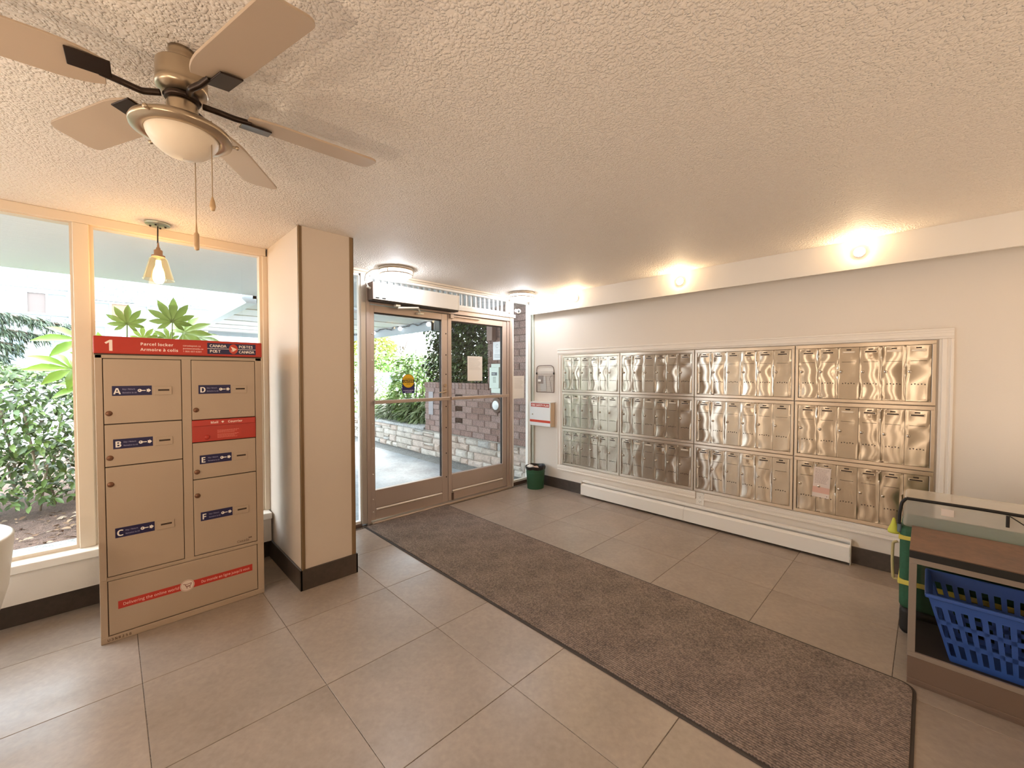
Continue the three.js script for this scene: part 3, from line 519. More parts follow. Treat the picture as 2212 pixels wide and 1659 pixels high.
  const pieces = (along, lo, hi, edge, out) => [[0, 0.018, 0.012], [0.014, 0.04, 0.02], [0.036, 0.058, 0.015], [0.054, 0.07, 0.022]].map(([u0, u1, th]) => {
    const p0 = out > 0 ? edge + u0 : edge - u1, p1 = out > 0 ? edge + u1 : edge - u0;
    return along === 'z' ? rb(XR - th, XR + 0.001, p0, p1, lo, hi, 0.004) : rb(XR - th, XR + 0.001, lo, hi, p0, p1, 0.004);
  });
  const zi0 = -3.158, zi1 = 0.043, yi0 = 0.305, yi1 = 1.657;
  mesh('moulding', pieces('z', zi0 - 0.07, zi1 + 0.07, yi1, 1), M.trim, fr); mesh('moulding', [...pieces('z', zi0 - 0.07, -1.54, yi0, -1), ...pieces('z', -1.462, zi1 + 0.07, yi0, -1)], M.trim, fr);
  mesh('moulding', pieces('y', yi0, yi1, zi0, -1), M.trim, fr); mesh('moulding', pieces('y', yi0, yi1, zi1, 1), M.trim, fr);
  single('paper_notice', 'small wrinkled paper note with pink lower band taped on bottom row mailbox door', 'notice', (() => { const g = new THREE.PlaneGeometry(0.107, 0.235, 6, 10), p = g.attributes.position; for (let i = 0; i < p.count; i++) p.setZ(i, 0.003 + 0.002 * Math.sin(p.getY(i) * 40 + p.getX(i) * 20)); g.computeVertexNormals(); return g.rotateZ(-0.05).rotateY(-Math.PI / 2).translate(XR - 0.0215, 0.575, -0.575); })(), print(0.107, 0.235, 2200, (c, w, h) => { c.fillStyle = '#ecdcd2'; c.fillRect(0, 0, w, h); c.fillStyle = '#e6b9a8'; c.fillRect(0, h * 0.66, w, h * 0.2); scribble(c, w * 0.1, h * 0.06, w * 0.8, 13, h * 0.024, 'rgba(130,100,95,0.5)'); c.fillStyle = '#6b4a40'; c.fillRect(w * 0.84, h * 0.93, w * 0.06, h * 0.02); }, 0.75, { side: THREE.DoubleSide }), null, true);
}

// ================================================================ along the right wall
{
  const t = thing('baseboard_heater', 'long white electric baseboard heater on the floor under the mailboxes', 'heater', [XR - 0.013, 0, -1.605]);
  const L = 1.215, wm = std(0xf2eee7, 0.4);
  mesh('back_panel', [rb(-0.004, 0.0, 0.02, 0.178, -L, L, 0.001, 1), rb(-0.04, 0.002, 0.172, 0.18, -L, L, 0.003), rb(-0.044, -0.038, 0.162, 0.18, -L, L, 0.002)], wm, t);
  const front = (z0, z1) => { const s = new THREE.Shape(); s.moveTo(0, 0.022); s.lineTo(0.01, 0.022); s.lineTo(0.012, 0.128); s.lineTo(0.034, 0.142); s.lineTo(0.032, 0.146); s.lineTo(0, 0.131); s.closePath(); return new THREE.ExtrudeGeometry(s, { depth: z1 - z0, bevelEnabled: true, bevelSize: 0.001, bevelThickness: 0.001, bevelSegments: 1 }).translate(-0.07, 0, z0); };
  mesh('front_panel', front(-L + 0.003, -0.022), wm, t); mesh('front_panel', front(-0.018, L - 0.003), wm, t);
  mesh('fins', [...Array(120)].map((_, k) => bx(-0.054, -0.006, 0.05, 0.13, -L + 0.02 + k * 0.0202, -L + 0.0215 + k * 0.0202)), std(0x7c5c3c, 0.45, 0.6), t);
  mesh('deflector', bx(-0.05, -0.005, 0.132, 0.136, -L + 0.01, L - 0.01), std(0x6a4e33, 0.5, 0.4), t);
  const cap = (z) => { const s = new THREE.Shape(); s.moveTo(0.002, 0.0); s.lineTo(-0.066, 0.0); s.lineTo(-0.071, 0.02); s.lineTo(-0.07, 0.132); s.lineTo(-0.043, 0.181); s.lineTo(0.002, 0.181); s.closePath(); return new THREE.ExtrudeGeometry(s, { depth: 0.003, bevelEnabled: false }).translate(0, 0, z); };
  mesh('end_cap', cap(-L - 0.003), wm, t); mesh('end_cap', cap(L), wm, t);
  mesh('thermostat_plate', rb(-0.0725, -0.058, 0.03, 0.12, -0.1, -0.03, 0.001), wm, t);
}
{
  const t = thing('wall_outlet', 'white wall outlet plate breaking the lower mailbox moulding above the heater', 'outlet', [XR, 0.181, -1.501]);
  mesh('plate', rb(-0.008, 0, 0, 0.118, -0.036, 0.036, 0.003), M.white, t);
  for (const y of [0.036, 0.082]) { const o = mesh('socket', rb(-0.0105, -0.006, y - 0.016, y + 0.016, -0.016, 0.016, 0.004, 3), M.whiteGloss, t); mesh('slot', [bx(-0.0112, -0.0104, y - 0.004, y + 0.005, -0.0075, -0.0055), bx(-0.0112, -0.0104, y - 0.005, y + 0.006, 0.0055, 0.0075), bx(-0.0112, -0.0104, y - 0.012, y - 0.008, -0.002, 0.002)], M.steelDark, o); }
}
{
  const t = thing('fire_safety_box', 'white fire safety plan box with red stripe on wall beside the mailboxes', 'document box', [XR, 0.762, -3.452]);
  mesh('body', rb(-0.078, -0.001, 0, 0.302, -0.172, 0.172, 0.004), std(0xe2cdb4, 0.5), t);
  mesh('lid', rb(-0.092, -0.001, 0.3, 0.308, -0.178, 0.178, 0.003), M.white, t);
  const d = mesh('door', rb(-0.09, -0.079, 0.002, 0.298, -0.172, 0.172, 0.004), std(0xeceff0, 0.35), t);
  mesh('lettering', sheet(0.31, 0.045, -0.0906, 0.266, 0, -Math.PI / 2), print(0.31, 0.045, 2600, (c, w, h) => { c.fillStyle = '#b5301f'; c.fillRect(0, 0, w, h); c.fillStyle = '#fbeee8'; c.font = 'bold ' + h * 0.78 + 'px sans-serif'; c.textAlign = 'center'; c.textBaseline = 'middle'; c.fillText('FIRE SAFETY PLAN', w / 2, h * 0.54, w * 0.95); }, 0.4), d, true);
  mesh('red_stripe', bx(-0.0908, -0.0898, 0.048, 0.078, -0.1715, 0.1715), std(0xcf4120, 0.4), d);
  mesh('lock', cyl(0.008, 0.009, 0.008, 16).rotateZ(Math.PI / 2).translate(-0.093, 0.145, -0.125), M.nickel, d);
}
{
  const t = thing('wire_basket', 'brown wire mail basket hanging on wall above the fire safety box', 'basket', [XR, 1.192, -3.434]);
  const wm = std(0x7b675a, 0.4, 0.3), w = 0.145;
  mesh('rim', [tube([[-0.012, 0, -w], [-0.012, 0.27, -w], [-0.012, 0.32, -w + 0.012], [-0.012, 0.338, -w + 0.05], [-0.012, 0.338, w - 0.05], [-0.012, 0.32, w - 0.012], [-0.012, 0.27, w], [-0.012, 0, w]], 0.0045, 60, 8), bar(V(-0.012, 0, -w), V(-0.012, 0, w), 0.0045)], wm, t);
  mesh('hook', [rb(-0.02, -0.004, 0.225, 0.25, -w - 0.006, -w + 0.008, 0.002), rb(-0.02, -0.004, 0.225, 0.25, w - 0.008, w + 0.006, 0.002)], M.black, t);
  const grid = []; for (let k = 1; k < 15; k++) grid.push(bar(V(-0.014, k * 0.0152, -w), V(-0.014, k * 0.0152, w), 0.0008, 4)); for (let k = 1; k < 19; k++) grid.push(bar(V(-0.016, 0, -w + k * 0.0153), V(-0.016, 0.225, -w + k * 0.0153), 0.0007, 4));
  grid.push(bar(V(-0.014, 0.232, -w), V(-0.014, 0.232, w), 0.0025, 6), bar(V(-0.014, 0.255, -w), V(-0.014, 0.255, w), 0.0018, 6));
  mesh('mesh_front', grid, wm, t);
  mesh('wire_loop', tube([[-0.018, 0.01, w - 0.03], [-0.018, 0.1, w - 0.05], [-0.018, 0.17, w - 0.062], [-0.018, 0.205, w - 0.045], [-0.018, 0.212, w - 0.012]], 0.002, 30, 6), wm, t);
  single('envelope', 'pale envelope leaning inside the wire mail basket', 'envelope', (() => { const g = new RoundedBoxGeometry(0.003, 0.185, 0.1, 1, 0.001); return g.rotateX(-0.12).translate(XR - 0.007, 1.297, -3.47); })(), std(0xe6e6e2, 0.7));
  single('grey_card', 'grey printed card standing at the left of the wire mail basket', 'card', rb(XR - 0.0105, XR - 0.0085, 1.3, 1.405, -3.555, -3.465, 0.0008, 1), std(0xb4aca6, 0.7));
  single('small_tag', 'small white tag clipped to the front of the wire basket', 'tag', rb(XR - 0.024, XR - 0.0165, 1.325, 1.355, -3.545, -3.495, 0.002), M.white);
}
{
  const t = thing('waste_bin', 'small green plastic waste bin with black bag in the corner', 'waste bin', [3.792, 0, -3.44]);
  const oval = (r0, r1, y0, y1, th) => { const g = lathe([[r0, y0], [r1, y1], [r1 + 0.003, y1 + 0.002], [r1 - th, y1], [r0 - th, y0 + th]], 44); return g.scale(1.0, 1, 0.9); };
  mesh('tub', [oval(0.108, 0.128, 0, 0.268, 0.004), lathe([[0, 0.004], [0.108, 0.001]], 44).scale(1, 1, 0.9), new THREE.TorusGeometry(0.1245, 0.0025, 6, 44).rotateX(Math.PI / 2).scale(1, 1, 0.9).translate(0, 0.2, 0)], std(0x2c5a40, 0.42), t);
  const bag = lathe([[0.1265, 0.238], [0.131, 0.252], [0.1335, 0.27], [0.131, 0.279], [0.124, 0.276], [0.118, 0.24], [0.11, 0.17], [0.06, 0.15], [0, 0.155]], 60).scale(1, 1, 0.9), p = bag.attributes.position;
  for (let i = 0; i < p.count; i++) { const a = Math.atan2(p.getZ(i), p.getX(i)), k = 1 + 0.014 * Math.sin(a * 9) + 0.01 * Math.sin(a * 17 + 2); p.setX(i, p.getX(i) * k); p.setZ(i, p.getZ(i) * k); p.setY(i, p.getY(i) + 0.004 * Math.sin(a * 5 + 1)); }
  bag.computeVertexNormals();
  mesh('bag_liner', bag, std(0x1c1716, 0.35), t);
  const crumple = (sd, s) => { const g = mergeVertices(new THREE.IcosahedronGeometry(s, 3).deleteAttribute('uv').deleteAttribute('normal')), q = g.attributes.position; for (let i = 0; i < q.count; i++) { const v = V(q.getX(i), q.getY(i), q.getZ(i)), k = 0.72 + 0.3 * Math.abs(Math.sin(v.x * 190 + sd) * Math.cos(v.y * 160 - sd) + 0.6 * Math.sin(v.z * 210 + 2 * sd)); q.setXYZ(i, v.x * k, v.y * k * 0.75, v.z * k); } const f = g.toNonIndexed(); f.computeVertexNormals(); return f; };
  [[-0.062, 0.262, -0.035, 0.046, 'white crumpled paper at the left edge of the bin', 0xf3f1ee], [0.0, 0.232, 0.0, 0.055, 'pinkish crumpled paper in the middle of the bin', 0xe6cabb], [-0.018, 0.222, -0.06, 0.05, 'grey white crumpled paper at the back of the bin', 0xdcd8d6]].forEach(([x, y, z, s, label, c], i) => single('crumpled_paper', label, 'paper', crumple(i * 3 + 1, s).translate(3.792 + x, y, -3.44 + z), std(c, 0.8)));
}
{ // entrance mat
  const t = thing('floor_mat', 'long brown ribbed carpet runner on floor leading to the doors', 'floor mat', [2.125, 0, -1.83]);
  const s = new THREE.Shape(), w = 0.447, l = 1.8, r = 0.06; s.moveTo(-w, -l); s.lineTo(w, -l); s.lineTo(w, l - r); s.quadraticCurveTo(w, l, w - r, l); s.lineTo(-w, l); s.closePath();
  const flat = (sh, d, y) => new THREE.ExtrudeGeometry(sh, { depth: d, bevelEnabled: true, bevelSize: 0.002, bevelThickness: 0.002, bevelSegments: 2, curveSegments: 10 }).rotateX(Math.PI / 2).translate(0, y + d + 0.002, 0);
  mesh('carpet', flat(s, 0.005, 0.002), M.mat, t);
  const e = new THREE.Shape(); const W = 0.465, L2 = 1.812; e.moveTo(-W, -L2); e.lineTo(W, -L2); e.lineTo(W, L2 - 0.07); e.quadraticCurveTo(W, L2, W - 0.07, L2); e.lineTo(-W, L2); e.closePath();
  mesh('rubber_edging', flat(e, 0.001, 0), M.matEdge, t);
}

// ================================================================ right foreground: clear cabinet, blue basket, green bag
{
  const t = thing('storage_cabinet', 'low clear sided storage cabinet with brown top, cut by right picture edge', 'cabinet', [2.6, 0, -0.05]);
  const D = 0.42, L = 0.95, H = 0.62, plast = phys({ color: 0x9c8d80, roughness: 0.35, transmission: 0.35, thickness: 0 }), acr = phys({ color: 0xf1eeea, roughness: 0.03, transmission: 1, thickness: 0, ior: 1.45 });
  mesh('top', rb(0.0, D, H - 0.006, H, 0, L, 0.002), std(0x84624c, 0.5, 0, { map: mottle }), t);
  mesh('top_edge', rb(-0.002, 0.006, H - 0.037, H - 0.004, 0.0, L, 0.002), M.black, t);
  mesh('front_frame', [rb(0.0, 0.014, H - 0.062, H - 0.037, 0, L, 0.002), rb(0.0, 0.014, 0.128, 0.15, 0, L, 0.002), rb(0, 0.014, 0.15, H - 0.062, 0, 0.026, 0.002), rb(0, 0.014, 0.15, H - 0.062, L - 0.026, L, 0.002)], std(0x8c7d70, 0.45, 0.1), t);
  mesh('kick_panel', [rb(0.002, 0.012, 0.0, 0.128, 0, L, 0.002), rb(-0.004, 0.012, 0.012, 0.03, 0, L, 0.003)], std(0x6f5a4c, 0.45), t);
  mesh('side_panel', [bx(0.014, D, 0.128, H - 0.006, 0.0, 0.006)], acr, t);
  mesh('corner_post', [rb(D - 0.016, D, 0.02, H - 0.006, 0, 0.016, 0.002), rb(D - 0.016, D, 0.02, H - 0.006, L - 0.016, L, 0.002)], std(0x93857a, 0.45, 0.1), t);
  mesh('shelf', rb(0.012, D, 0.118, 0.128, 0.0, L, 0.002), std(0x2b231e, 0.6), t);
  mesh('back_panel', bx(D - 0.006, D, 0.128, H - 0.006, 0.016, L - 0.016), acr, t);
  mesh('base', [rb(0.012, D, 0, 0.118, 0, 0.012, 0.002), rb(0.012, D, 0, 0.118, L - 0.012, L, 0.002), rb(D - 0.012, D, 0, 0.118, 0.012, L - 0.012, 0.002)], std(0x3b3029, 0.6), t);
}
{ // blue laundry basket: slatted walls with a grid of openings
  const t = thing('laundry_basket', 'blue plastic laundry basket with slotted sides inside the clear cabinet', 'laundry basket', [2.808, 0.128, 0.34]);
  const bm = std(0x31539a, 0.45), HX0 = 0.125, HX1 = 0.165, HZ0 = 0.25, HZ1 = 0.325, H = 0.29, wall = [];
  const lerp = (a, b, k) => a + (b - a) * k;
  // side: bars upright and bands across, on the tapering planes
  const side = (n, P) => { // P(u 0..1, v 0..1) -> point
    const g = []; const quad = (u0, u1, v0, v1) => { const a = P(u0, v0), b = P(u1, v0), c = P(u1, v1), d = P(u0, v1), no = b.clone().sub(a).cross(d.clone().sub(a)).normalize().multiplyScalar(0.0035); const pts = [a, b, c, d].flatMap((p) => [p.clone().add(no), p.clone().sub(no)]); const f = [0, 2, 4, 0, 4, 6, 1, 5, 3, 1, 7, 5, 0, 1, 3, 0, 3, 2, 2, 3, 5, 2, 5, 4, 4, 5, 7, 4, 7, 6, 6, 7, 1, 6, 1, 0]; const q = new THREE.BufferGeometry(); q.setAttribute('position', new THREE.BufferAttribute(new Float32Array(f.flatMap((i) => [pts[i].x, pts[i].y, pts[i].z])), 3)); q.computeVertexNormals(); g.push(q); };
    const V5 = [[0, 0.1], [0.3, 0.37], [0.57, 0.64], [0.84, 0.9]]; for (const [v0, v1] of V5) quad(0, 1, v0, v1); quad(0, 1, 0.9, 1);
    for (let k = 0; k <= n; k++) { const c = k / n, h = 0.23 / n; quad(Math.max(0, c - h), Math.min(1, c + h), 0.1, 0.84); }
    return g;
  };
  const at = (sx, sz) => (v) => V(sx * lerp(HX0, HX1, v), v * H, sz * lerp(HZ0, HZ1, v));
  const face = (A, B) => (u, v) => A(v).lerp(B(v), u);
  const c00 = at(-1, -1), c01 = at(-1, 1), c10 = at(1, -1), c11 = at(1, 1);
  for (const [A, B, n] of [[c00, c01, 16], [c11, c10, 16], [c10, c00, 7], [c01, c11, 7]]) mesh('side_wall', side(n, face(A, B)), bm, t);
  mesh('floor', rb(-HX0, HX0, 0, 0.008, -HZ0, HZ0, 0.003), bm, t);
  mesh('rim', [rb(-HX1 - 0.013, -HX1 + 0.003, H - 0.012, H + 0.006, -HZ1 - 0.012, HZ1 + 0.012, 0.006, 3), rb(HX1 - 0.003, HX1 + 0.013, H - 0.012, H + 0.006, -HZ1 - 0.012, HZ1 + 0.012, 0.006, 3), rb(-HX1, HX1, H - 0.012, H + 0.006, -HZ1 - 0.013, -HZ1 + 0.003, 0.006, 3), rb(-HX1, HX1, H - 0.012, H + 0.006, HZ1 - 0.003, HZ1 + 0.013, 0.006, 3)], bm, t);
}
{ // big zip bag behind the cabinet
  const t = thing('zip_bag', 'large green storage bag with clear zippered top and yellow bands behind cabinet', 'bag', [3.23, 0, 0.3]);
  const green = std(0x2f6b49, 0.6, 0, { map: mottle }), yel = std(0xd9c85a, 0.55), clear = phys({ color: 0xf4f0ea, roughness: 0.22, transmission: 0.75, thickness: 0, ior: 1.4 });
  const soft = (x0, x1, y0, y1, z0, z1, r, k) => { const g = new RoundedBoxGeometry(x1 - x0, y1 - y0, z1 - z0, 5, r).translate((x0 + x1) / 2, (y0 + y1) / 2, (z0 + z1) / 2), p = g.attributes.position; for (let i = 0; i < p.count; i++) { const x = p.getX(i), y = p.getY(i), z = p.getZ(i); p.setX(i, x + k * Math.sin(y * 17 + z * 9)); p.setZ(i, z + k * Math.sin(y * 13 + x * 21)); } g.computeVertexNormals(); return g; };
  mesh('body', soft(-0.16, 0.16, 0.14, 0.595, -0.395, 0.395, 0.03, 0.004), green, t);
  mesh('bottom', soft(-0.158, 0.158, 0.0, 0.15, -0.392, 0.392, 0.03, 0.003), M.black, t);
  for (const [y, h] of [[0.275, 0.026], [0.52, 0.022]]) mesh('band', rb(-0.168, 0.168, y, y + h, -0.403, 0.403, 0.006), yel, t);
  mesh('clear_top', soft(-0.157, 0.15, 0.59, 0.745, -0.385, 0.39, 0.02, 0.003), clear, t);
  mesh('zipper', [tube([[-0.158, 0.748, -0.375], [-0.158, 0.75, -0.1], [-0.157, 0.746, 0.15], [-0.155, 0.742, 0.36]], 0.008, 40, 8), tube([[-0.158, 0.748, -0.375], [-0.155, 0.72, -0.392], [-0.15, 0.66, -0.4], [-0.148, 0.6, -0.402]], 0.0075, 24, 8)], M.black, t);
  mesh('zip_pull', [rb(-0.172, -0.166, 0.685, 0.742, -0.03, -0.018, 0.002), bar(V(-0.168, 0.742, -0.02), V(-0.17, 0.705, 0.03), 0.0025)], M.black, t);
  mesh('blank_tag', sheet(0.046, 0.036, -0.1605, 0.705, -0.222, -Math.PI / 2), std(0xe6d6c8, 0.6), t, true);
  mesh('handle', tube([[-0.06, 0.26, -0.405], [-0.06, 0.262, -0.425], [-0.06, 0.36, -0.43], [-0.06, 0.46, -0.428], [-0.06, 0.475, -0.41]], 0.007, 30, 8), std(0xb9a878, 0.6), t);
  mesh('tassel', [lathe([[0.001, 0.0], [0.024, 0.004], [0.026, 0.016], [0.012, 0.055], [0.005, 0.085], [0.001, 0.088]], 16).translate(-0.11, 0.53, -0.425)], std(0xc9c94a, 0.7), t);
  mesh('buckle', rb(-0.15, -0.1, 0.55, 0.6, -0.41, -0.392, 0.008), std(0x5b6b73, 0.5), t);
}
{ // white tub chair at the left edge
  const t = thing('tub_chair', 'white moulded tub chair cut off by the left picture edge', 'chair', [-0.665, 0, -2.8]);
  const wm = std(0xeef0ee, 0.35), th = Math.PI * 0.22;
  const shell = new THREE.LatheGeometry([[0.0, 0.4], [0.26, 0.4], [0.285, 0.43], [0.31, 0.55], [0.33, 0.7], [0.335, 0.724], [0.345, 0.732], [0.355, 0.724], [0.352, 0.68], [0.335, 0.5], [0.31, 0.4], [0.25, 0.35], [0.0, 0.34]].map(([r, y]) => new THREE.Vector2(r, y)), 48, th, Math.PI * 2 - 2 * th);
  mesh('shell', [shell, lathe([[0, 0.34], [0.25, 0.345], [0.26, 0.38], [0.25, 0.405], [0, 0.405]], 40)], std(0xeef0ee, 0.35, 0, { side: THREE.DoubleSide }), t);
  mesh('seat_cushion', lathe([[0, 0.4], [0.22, 0.402], [0.245, 0.42], [0.235, 0.44], [0, 0.448]], 40), std(0xdedfdd, 0.7), t);
  mesh('pedestal', lathe([[0, 0], [0.2, 0], [0.205, 0.008], [0.19, 0.016], [0.05, 0.03], [0.028, 0.06], [0.026, 0.3], [0.05, 0.345], [0, 0.345]], 36), M.aluLight, t);
}

// ================================================================ outside
const soil = std(0x94796a, 0.95, 0, { map: speckle, bumpMap: grainBump, bumpScale: 0.02 });
struct('ground', bx(-3.4, 1.28, -0.3, -0.005, -12, -3.72), soil);
struct('street', bx(-40, 60, -0.4, -0.03, -70, -12), std(0xc4c6c6, 0.85, 0, { map: speckle }));
struct('forecourt', bx(-40, -3.4, -0.3, -0.006, -12, 12), std(0xd2d0cb, 0.8, 0, { map: speckle }));
struct('ground_right', bx(4.28, 30, -0.3, -0.02, -12, -3.8), soil);
struct('path', bx(1.28, 3.69, -0.3, -0.004, -12, -3.745), std(0xb4bec6, 0.55, 0, { map: mottle, bumpMap: slateBump, bumpScale: 0.006 }));
struct('path_border', bx(3.692, 4.28, -0.3, -0.003, -12, -3.745), std(0xa8aaa8, 0.8, 0, { map: speckle }));
struct('ground_edging', rb(-8, 1.27, -0.1, 0.06, -4.95, -4.82, 0.01), std(0xaeb0ae, 0.8, 0, { map: speckle }));
// overhang of the building, its board grain, and the canopy over the walk
struct('overhang', bx(-0.9, 9, 2.40, 2.7, -5.93, -3.77), std(0xecf3f7, 0.7, 0, { bumpMap: brushed, bumpScale: 0.002 }));
{
  const c = structGroup('canopy', [0, 0, 0]), y = 2.34, x0 = 1.2, x1 = 4.02, z1 = -5.97, z0 = -10.6, pm = [std(0xd9dad9, 0.65), std(0xd2d3d3, 0.65)];
  const n = 6, w = (z1 - z0) / n, pg = done(join(bx(x0 + 0.16, x1 - 0.02, 0, 0.03, 0.012, w - 0.012)));
  for (let k = 0; k < n; k++) { const p = mesh('soffit_panel', pg, pm[k % 2], c); p.position.set(0, y, z0 + k * w); }
  mesh('soffit_strip', [...Array(n + 1)].map((_, k) => bx(x0 + 0.16, x1 - 0.02, y - 0.012, y + 0.012, z0 + k * w - 0.02, z0 + k * w + 0.02)), std(0xe6e6e4, 0.6), c);
  mesh('deck', bx(x0 + 0.1, x1, y + 0.03, y + 0.1, z0, z1), std(0x9da2a4, 0.8), c);
  const s = new THREE.Shape(); s.moveTo(0, 0.02); s.lineTo(0.05, -0.03); s.lineTo(0.16, -0.03); s.lineTo(0.16, 0.14); s.lineTo(0.02, 0.14); s.closePath();
  mesh('gutter', new THREE.ExtrudeGeometry(s, { depth: z1 - z0, bevelEnabled: false }).translate(x0 - 0.02, y, z0), std(0xcfd9df, 0.6), c);
  mesh('fascia', [bx(x1 - 0.03, x1, y - 0.16, y + 0.1, z0, z1), bx(x0, x1, y - 0.1, y + 0.1, z0 - 0.03, z0)], std(0xaab5bb, 0.6), c);
  mesh('cross_beam', bx(x1 - 0.03, x1 + 0.8, y - 0.16, y + 0.05, -6.06, -5.98), std(0xb7c3c9, 0.6), c);
}
{
  const t = thing('string_lights', 'string of small round white bulbs along the edge of the outside canopy', 'string lights', [3.95, 2.33, -8.3]);
  const pts = []; for (let k = 0; k <= 40; k++) pts.push([0.012 * Math.sin(k * 2.1), -0.01 + 0.02 * Math.sin(k * 1.3), 2.3 - k * 0.11]);
  mesh('cord', [tube(pts, 0.008, 160, 5), tube(pts.map(([x, y, z], k) => [x + 0.015 * Math.sin(k * 3), y + 0.02 * Math.cos(k * 2.2), z]), 0.006, 160, 5)], std(0x5a5f60, 0.6), t);
  const b = done(join(new THREE.SphereGeometry(0.04, 16, 12))); for (const z of [2.25, 1.28, 0.2, -1.0, -2.0]) { const o = mesh('bulb', b, glow(0xffffff, 2.2), t); o.position.set(-0.02, -0.05, z); }
}
// brick wall on a stone base beside the walk, lower parapet further out
{
  const core = new THREE.Shape(), zA = -6.25, zB = -4.56, zC = -3.76; // u = -z
  core.moveTo(-zC, 0.0); core.lineTo(-zA, 0.0); core.lineTo(-zA, 1.19); core.lineTo(-zB, 1.19); core.lineTo(-zB, 2.4); core.lineTo(-zC, 2.4); core.closePath();
  const CH = 0.0945, y0 = 0.44, BL = 0.292, holes = [[-5.36, 2], [-5.36, 4], [-5.36, 6]];
  for (const [z, r] of holes) { const h = new THREE.Path(), a = -z - 0.19, b = -z, yb = y0 + r * CH + 0.008, yt = yb + CH - 0.012; h.moveTo(a, yb); h.lineTo(b, yb); h.lineTo(b, yt); h.lineTo(a, yt); h.closePath(); core.holes.push(h); }
  const g = new THREE.ExtrudeGeometry(core, { depth: 0.2, bevelEnabled: false }).rotateY(Math.PI / 2);   // u -> -z, depth -> +x
  g.translate(3.992, 0, 0);
  const wall = struct('wall_brick', g, std(0xbfaa9f, 0.9, 0, { map: speckle }));
  const bm = [0xb1948a, 0xa98b80, 0xb99d92, 0xa48679, 0xb59c93].map((c) => std(c, 0.85, 0, { map: speckle, bumpMap: grainBump, bumpScale: 0.003 })), cache = {};
  const brick = (z0, z1, ya, yb) => {
    const w = z1 - z0, h = yb - ya; if (w < 0.02) return; const key = w.toFixed(3) + h.toFixed(3);
    cache[key] ??= done(join(rb(-0.014, 0.012, 0, h, 0, w, 0.004, 1)));
    const b = mesh('brick', cache[key], bm[Math.floor(rnd() * 5)], wall); b.position.set(3.99 + rr(-0.003, 0.002), ya, z0);
  };
  for (let r = 0; r < 23; r++) {
    const ya = y0 + r * CH + 0.004, yb = ya + CH - 0.01, lo = ya > 1.13 ? zB : zA; if (yb > 2.395) break;
    for (let z = zC + (r % 2 ? BL / 2 : 0); z > lo; z -= BL) {
      let a = Math.max(lo, z - BL + 0.005), b = Math.min(zC, z - 0.005);
      const hole = holes.find(([hz, hr]) => hr === r);
      if (hole && ya < 1.13) { const h0 = hole[0], h1 = h0 + 0.19; if (a < h1 && b > h0) { if (a < h0 - 0.02) brick(a, h0, ya, yb); if (b > h1 + 0.02) brick(h1, b, ya, yb); continue; } }
      brick(a, b, ya, yb);
    }
  }
  const cap = done(join(rb(-0.02, 0.22, 0, 0.094, 0, 0.086, 0.005, 1)));   // soldier course on the parapet
  for (let z = zA; z < zB - 0.05; z += 0.0905) { const b = mesh('brick', cap, bm[Math.floor(rnd() * 5)], wall); b.position.set(3.985, 1.187, z); }
  mesh('ledge', rb(-0.03, 0.02, 0, 0.02, 0, zC - zA, 0.004).translate(3.985, 0.425, zA), std(0xb7aea4, 0.85, 0, { map: speckle }), wall);
  // rubble stone base and planter wall
  const st = struct('wall_stone', bx(4.0, 4.25, -0.1, 0.43, -12, zC), std(0xa79d92, 0.95, 0, { map: speckle }));
  const sm = [0xd8d0c4, 0xc9bfb2, 0xe2dbd0, 0xd5c3b4, 0xc6c4be, 0xdccdc0].map((c) => std(c, 0.9, 0, { map: mottle, bumpMap: grainBump, bumpScale: 0.008 }));
  const stone = (z0, z1, ya, yb) => {
    const w = z1 - z0, h = yb - ya, j = () => rr(-0.012, 0.012), th = rr(0.02, 0.045), e = Math.min(0.022, h * 0.25, w * 0.2);
    const outer = [[0, 0], [w, 0], [w, h], [0, h]].map(([a, b]) => [a + j() * 0.7, b + j() * 0.7]), P = [...outer.map(([a, b]) => V(0.03, b, a)), ...outer.map(([a, b]) => V(-th * 0.45, b, a)), ...outer.map(([a, b], i) => V(-th + j() * 0.4, b + (i < 2 ? e : -e), a + (i === 0 || i === 3 ? e : -e))), V(-th - 0.008 + j() * 0.5, h / 2 + j(), w / 2 + j())];
    const f = []; for (let r = 0; r < 2; r++) for (let q = 0; q < 4; q++) { const A = r * 4 + q, B = r * 4 + (q + 1) % 4; f.push(A, B, A + 4, B, B + 4, A + 4); }
    for (let q = 0; q < 4; q++) f.push(8 + q, 8 + (q + 1) % 4, 12);
    const q = new THREE.BufferGeometry(); q.setAttribute('position', new THREE.BufferAttribute(new Float32Array(f.flatMap((i) => [P[i].x, P[i].y, P[i].z])), 3)); q.computeVertexNormals();
    const o = mesh('stone', q, sm[Math.floor(rnd() * 6)], st); o.position.set(3.99, ya, z0);
  };
  let y = 0; for (const h of [0.095, 0.125, 0.1, 0.11]) {
    let z = -9.9; while (z < zC - 0.03) {
      const w = Math.min(rr(0.14, 0.42), zC - z);
      if (h > 0.1 && rnd() < 0.3 && w > 0.16) { const m = h * rr(0.4, 0.6); stone(z + 0.005, z + w - 0.005, y + 0.004, y + m - 0.003); stone(z + 0.005, z + w - 0.005, y + m + 0.003, y + h - 0.004); }
      else stone(z + 0.005, z + w - 0.005, y + 0.004, y + h - 0.004);
      z += w;
    }
    y += h;
  }
  struct('planter_coping', rb(3.95, 4.27, 0.432, 0.478, -12, -6.26, 0.008), std(0xc9cac8, 0.8, 0, { map: speckle }));
  struct('planter_soil', bx(4.27, 7, -0.1, 0.4, -12, -6.0), soil);
}
